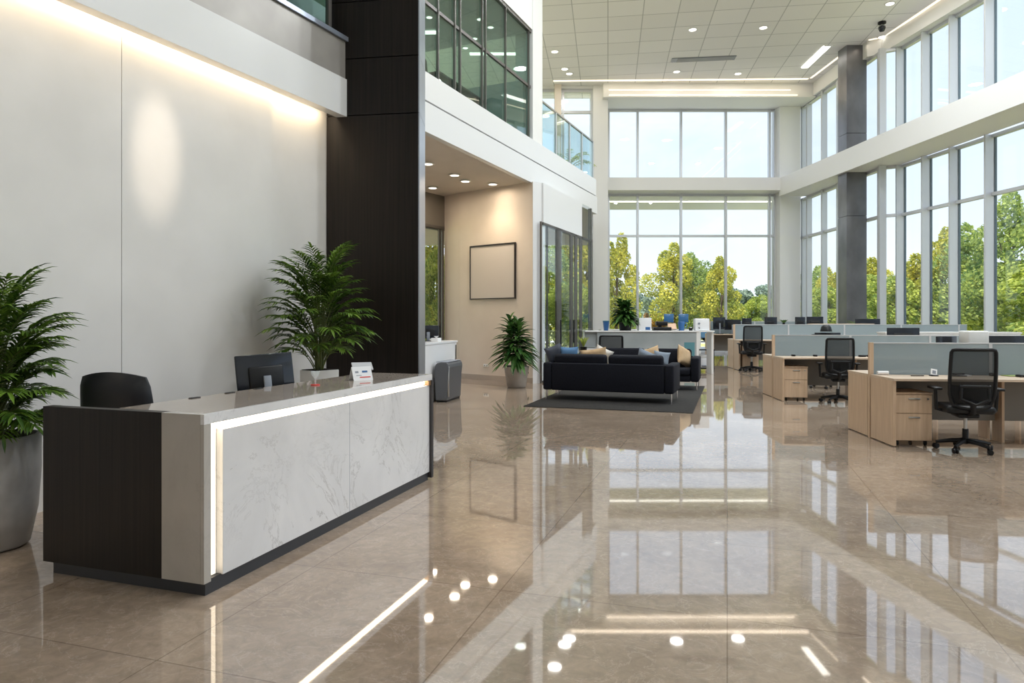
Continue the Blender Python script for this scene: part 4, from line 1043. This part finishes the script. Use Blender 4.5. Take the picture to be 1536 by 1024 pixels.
# blue monitors beyond the counter
for i, (px, z) in enumerate(((1004, 1.42), (1026, 1.42))):
    t_ = thing('wall_screen', 'small blue lit screen beyond the service counter, ' + ('left of mullion' if i == 0 else 'right of mullion'), 'screen', (X(px, 24) , 24, 0), 0, 'blue screens beyond the counter')
    MB().rbox(-.19, .15, -.02, .02, z, z + .3, .006, 1).build('screen', 'screenblue', t_)
    MB().tube([(0, .03, .02), (0, .03, z + .1)], .02).build('stand', 'steel', t_); MB().lathe([(.18, 0), (.16, .02), (.0001, .025)], 18).build('base', 'steel', t_)
# rear white table band behind the counter
bt = thing('long_table', 'long white table standing behind the service counter before the back windows', 'table', (3.2, 24.4, 0))
MB().box(0, 3.6, 0, .8, 1.12, 1.17).build('tabletop', 'white', bt); MB().box(0.05, 3.55, .02, .05, .3, 1.12).build('front_panel', 'white', bt)
for x in (.05, 3.5):
    for y in (.05, .7): MB().box(x, x + .05, y, y + .05, 0, 1.12).build('leg', 'alu', bt)
# printer on low cart under the counter's right end
ca_ = thing('printer_cart', 'black wire cart carrying a printer under the counter right end', 'cart', (X(1057, 20), 20.0, 0))
for z in (.08, .62): MB().box(-.24, .24, -.2, .2, z, z + .03).build('shelf', 'black', ca_)
for x in (-.23, .21):
    for y in (-.19, .17): MB().box(x, x + .02, y, y + .02, .0, .65).build('leg', 'black', ca_)
small('floor_printer', 'white printer resting on the lower shelf of the black cart', 'printer', (X(1057, 20), 20.0, .11), [('body', MB().rbox(-.20, .20, -.18, .18, 0, .28, .02), 'paper'), ('paper_tray', MB().rbox(-.14, .14, -.24, -.17, .05, .08, .005, 1), 'greym'), ('lid', MB().rbox(-.19, .19, -.16, .16, .28, .38, .02), 'white')])
# small side table and succulents left of the sofas
stb = thing('side_table', 'small oak side table between entrance doors and the sofas', 'side table', (2.0, 16.6, 0), LR)
MB().rbox(-.32, .32, -.25, .25, .72, .76, .01).build('tabletop', 'white', stb); MB().rbox(-.3, .3, -.22, .22, .1, .72, .01).build('body', 'oak', stb)
for x in (-.26, .26): MB().tube([(x, 0, 0), (x, 0, .12)], .02).build('leg', 'black', stb)
sc_ = thing('potted_succulent', 'striped yellow green succulent on the small oak side table', 'potted plant', (1.72, 16.4, .76))
MB().lathe([(.07, 0), (.09, .10), (.07, .10), (.0001, .09)], 16).build('pot', 'black', sc_)
lf = MB()
for i in range(14): leaflet(lf, Vector((0, 0, .08)), Vector((math.cos(i * 2.4) * .5, math.sin(i * 2.4) * .5, 1.1)), .32, .06, .1, seg=4)
lf.build('foliage', 'tree3', sc_)

# plants and furniture upstairs
up = thing('potted_palm', 'yellow green potted palm on the balcony behind the glass railing', 'potted plant', (1.75, 21.8, ST))
MB().lathe([(.16, 0), (.2, .4), (.17, .4), (.0001, .36)], 20).build('pot', 'white', up); 
lf = MB(); st = MB(); rr = random.Random(4)
for i in range(16): frond(lf, st, (0, 0, .4), i * 2.4, .9, R(75 - i * 2.5), R(80), .04, .22, 12, rr)
lf.build('foliage', 'tree3', up); st.build('stems', 'stem', up)
mr = chair
for i, (t_, off) in enumerate(((-.6, 1.0), (.4, 1.1), (2.0, 1.1))):
    q = bl(t_, off); place(chair, False, (q[0], q[1], ST), R(60 + 90 * i), ('dark chair behind green glass closest to the wood column', 'dark chair behind green glass, second from the wood column', 'dark chair behind green glass beside the meeting table')[i], 'chairs in the upstairs meeting room', 1.0)
q = bl(3.0, 1.3); mt_ = thing('meeting_table', 'dark meeting table behind the upstairs green glass', 'table', (q[0], q[1], ST), math.atan2(bd.y, bd.x))
MB().rbox(-1.1, 1.1, -.5, .5, .70, .75, .01).build('tabletop', 'black', mt_)
for x in (-.9, .9): MB().box(x - .04, x + .04, -.35, .35, 0, .7).build('leg', 'black', mt_)

# ================================================================ OUTSIDE
struct('ground_lawn', MB().box(-160, 160, -60, 170, -.4, -.22), 'grass')
struct('road', MB().box(-160, 160, 50, 57, -.22, -.20), 'road')
struct('terrace_bounce', MB().box(-12, 20.5, 31.2, 40, -.22, -.05).box(16.8, 20.5, -8, 31.2, -.22, -.05), 'road')  # pale paving, widened to bounce neutral light into the hall
def crown_mesh(seed, n, blobs, leaf):
    rr = random.Random(seed); m = MB()
    for i in range(n):
        b = blobs[rr.randrange(len(blobs))]; a = rr.uniform(0, 6.283); c = rr.uniform(-1, 1); s_ = math.sqrt(1 - c * c)
        r_ = rr.uniform(.45, 1) ** .5
        p = Vector((b[0] + b[3] * r_ * s_ * math.cos(a), b[1] + b[3] * r_ * s_ * math.sin(a), b[2] + b[4] * r_ * c))
        d = Vector((rr.gauss(0, 1), rr.gauss(0, 1), rr.gauss(0, .7))).normalized(); u = d.orthogonal().normalized(); v = d.cross(u); k = leaf * rr.uniform(.6, 1.4)
        m._a([p - u * k, p - v * k * .6, p + u * k, p + v * k * .6], [(0, 1, 2, 3)], False)
    return m
def blobset(seed, h, w_, base, k):
    rr = random.Random(seed); out = []
    for i in range(k):
        u = i / (k - 1); a = i * 2.4; r_ = w_ * (1 - abs(u - .35) * .9) * rr.uniform(.35, .75)
        out.append((r_ * math.cos(a), r_ * math.sin(a), base + (h - base) * (.12 + .8 * u), w_ * rr.uniform(.28, .48) * (1.15 - .5 * u), (h - base) * rr.uniform(.10, .18)))
    return out
def make_tree(seed, h, w_, base, k, n, leaf, mat, label, name='tree'):
    t_ = thing(name, label, 'tree'); bs = blobset(seed, h, w_, base, k)
    crown_mesh(seed, n, bs, leaf).build('crown', mat, t_)
    m = MB().tube([(0, 0, 0), (.05 * h * .1, 0, h * .3), (0, 0, h * .82)], [h * .018, h * .014, h * .004], 7)
    for b in bs[::2]: m.tube([(0, 0, max(base * .7, b[2] * .55)), (b[0] * .8, b[1] * .8, b[2])], [h * .007, h * .003], 5)
    m.build('trunk', 'bark', t_); return t_
tA = make_tree(21, 8, 2.6, 1.4, 13, 8500, .105, 'tree1', 'x')
tB = make_tree(22, 8, 3.0, .6, 14, 7500, .105, 'tree2', 'x')
tC = make_tree(23, 5, 2.4, .3, 10, 7000, .095, 'tree3', 'x', 'hedge_bush')
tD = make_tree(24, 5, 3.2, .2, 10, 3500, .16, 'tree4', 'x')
tE = make_tree(25, 4, 2.0, .3, 9, 4500, .10, 'treeo', 'x')
used = {}
def tr(proto, px, d, s, label, group='trees beyond the lawn', rz=None, xy=None):
    first = proto.name not in used; used[proto.name] = 1
    p = xy or P(px, d); o = place(proto, first, (p[0], p[1], -.22), rz if rz is not None else random.uniform(0, 6.28), label, group); o.scale = s if isinstance(s, tuple) else (s, s, s); return o
# back view: (px, depth, height) tops from the photograph
tr(tA, 925, 48, (.85, .85, .92), 'yellow green tree at the left edge of the back windows')
tr(tA, 1010, 60, (1.15, 1.15, 1.0), 'tall yellow green tree left of centre in back windows, tallest one')
tr(tB, 1040, 61, (1.0, 1.0, .92), 'broad green tree directly behind the centre mullion of back windows')
tr(tA, 1082, 58, (.9, .9, .84), 'bright yellow tree right of centre in the back windows')
tr(tB, 1062, 66, (.9, .9, .82), 'green tree between the tallest tree and bright yellow tree')
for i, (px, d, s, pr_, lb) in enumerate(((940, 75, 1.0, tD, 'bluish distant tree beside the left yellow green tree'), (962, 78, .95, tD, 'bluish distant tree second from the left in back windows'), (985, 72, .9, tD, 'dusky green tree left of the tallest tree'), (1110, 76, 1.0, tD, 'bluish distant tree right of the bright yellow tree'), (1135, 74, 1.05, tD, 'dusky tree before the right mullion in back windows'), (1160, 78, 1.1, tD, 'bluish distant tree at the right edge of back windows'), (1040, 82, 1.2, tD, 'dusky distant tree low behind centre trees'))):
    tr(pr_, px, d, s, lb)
for i, (px, d, s, pr_, lb) in enumerate(((932, 58, .62, tC, 'low bush at the foot of left tree in back windows'), (975, 62, .6, tE, 'low orange bush left of tallest tree'), (995, 64, .7, tE, 'orange brown bush under the tallest tree'), (1100, 62, .7, tC, 'low green bush right of the bright yellow tree'), (1128, 60, .72, tC, 'low yellow green bush second from the right mullion'), (1150, 60, .75, tC, 'low yellow green bush against the right mullion'), (1022, 62, .55, tC, 'low bush under the centre mullion'), (1050, 66, .6, tE, 'small orange bush between centre trees'), (950, 60, .5, tC, 'low green bush next to the left mullion of back windows'))):
    tr(pr_, px, d, s, lb, 'bushes beyond the lawn')
# right side hedge and trees
rightb = []
for k in range(14):
    z = 10 + k * 3.2; x = 22.5 + (k % 3) * .8
    pr_ = tC
    if z > 25: tr(tC, 0, 0, (1.15, 1.15, .78 + .06 * (k % 3)), 'yellow green bush in the hedge row outside the right windows', 'hedge bushes outside the right windows', xy=(x, z))
for i, (px, d, s, pr_, lb) in enumerate(((1520, 32, (.9, .9, .92), tB, 'sparse green tree rising at the right edge of the picture'), (1462, 36, (.9, .9, .82), tB, 'green tree behind the second window fin from the right edge'), (1418, 38, (.85, .85, .82), tA, 'yellow green tree behind the third window fin from the right edge'), (1375, 40, (.8, .8, .66), tA, 'yellow green tree just right of the window corner'), (1310, 48, (.9, .9, .72), tA, 'yellow green tree right beside the dark window column'), (1228, 56, (.9, .9, .74), tB, 'green tree seen past far right corner windows'), (1245, 50, (.7, .7, .66), tA, 'yellow green tree left of the dark window column'))):
    tr(pr_, px, d, s, lb, 'trees outside the right windows')
# left side trees, seen through the doors
for i, (px, d, s, pr_, lb) in enumerate(((640, 34, (.9, .9, .72), tA, 'yellow green tree through the glass door beside dark column'), (655, 30, (.6, .6, .9), tC, 'bush below the tree past the glass door by dark column'), (822, 40, (.9, .9, .78), tB, 'green tree through the first entrance door pane'), (848, 44, (.9, .9, .85), tA, 'yellow green tree through the middle entrance door pane'), (880, 46, (.8, .8, .98), tA, 'yellow green tree through glass beside white back pier'), (865, 38, .7, tC, 'low bush past the entrance doors'), (836, 36, .7, tC, 'low bush past the first entrance door pane'))):
    tr(pr_, px, d, s, lb, 'trees outside the entrance')
# parked cars far away
def make_car(label, mat):
    t_ = thing('parked_car', label, 'car')
    m = MB(); side = [(-2.1, .35), (-2.1, .8), (-1.9, .95), (-1.2, 1.0), (-.6, 1.42), (.9, 1.42), (1.5, 1.02), (2.0, .9), (2.1, .6), (2.1, .35)]
    n = len(side); vs = [(x, y, z) for y in (-.85, .85) for x, z in side]
    m._a(vs, [tuple(range(n)), tuple(range(2 * n - 1, n - 1, -1))] + [(i, i + n, (i + 1) % n + n, (i + 1) % n) for i in range(n)]); m.build('body', mat, t_, .05)
    MB().box(-.55, .85, -.86, .86, 1.05, 1.35).build('windows', 'blackg', t_)
    for x in (-1.3, 1.3):
        for y in (-.8, .8): MB().lathe([(.33, -.1), (.33, .1)], 18, m=Matrix.Translation((x, y, .33)) @ Matrix.Rotation(R(90), 4, 'X')).build('wheel', 'tyre', t_)
    return t_
c1 = make_car('dark blue car parked beyond the lawn, right of the centre mullion', 'carblue'); c1.location = (*P(1066, 53), -.2)
c2 = copy_tree(c1); c2.location = (*P(1088, 54), -.2); c2['label'] = 'second dark blue car parked beyond the lawn before the yellow tree'
for c_ in (c1, c2): c_['group'] = 'cars parked beyond the lawn'

# ================================================================ CAMERA & RENDER SETTINGS
cam = bpy.data.cameras.new('camera'); co_ = bpy.data.objects.new('camera', cam); COL.objects.link(co_)
cam.sensor_width = 36; cam.lens = 36 * F / 1536
cam.shift_y = -(512 - HY) / 1536
co_.location = (0, 0, EYE); co_.rotation_euler = (R(90), 0, 0); cam.clip_end = 500; cam.clip_start = .05
sc.camera = co_
vs_set = sc.view_settings; sc.view_settings.view_transform = 'Standard'; vs_set.look = 'None'; vs_set.gamma = 1; vs_set.use_curve_mapping = False
vs_set.exposure = 0.27
sc.cycles.max_bounces = 8; sc.cycles.diffuse_bounces = 4; sc.cycles.glossy_bounces = 4; sc.cycles.transparent_max_bounces = 24; sc.cycles.transmission_bounces = 6
sc.cycles.sample_clamp_indirect = 6; sc.cycles.caustics_reflective = False; sc.cycles.caustics_refractive = False
sc.cycles.use_denoising = True
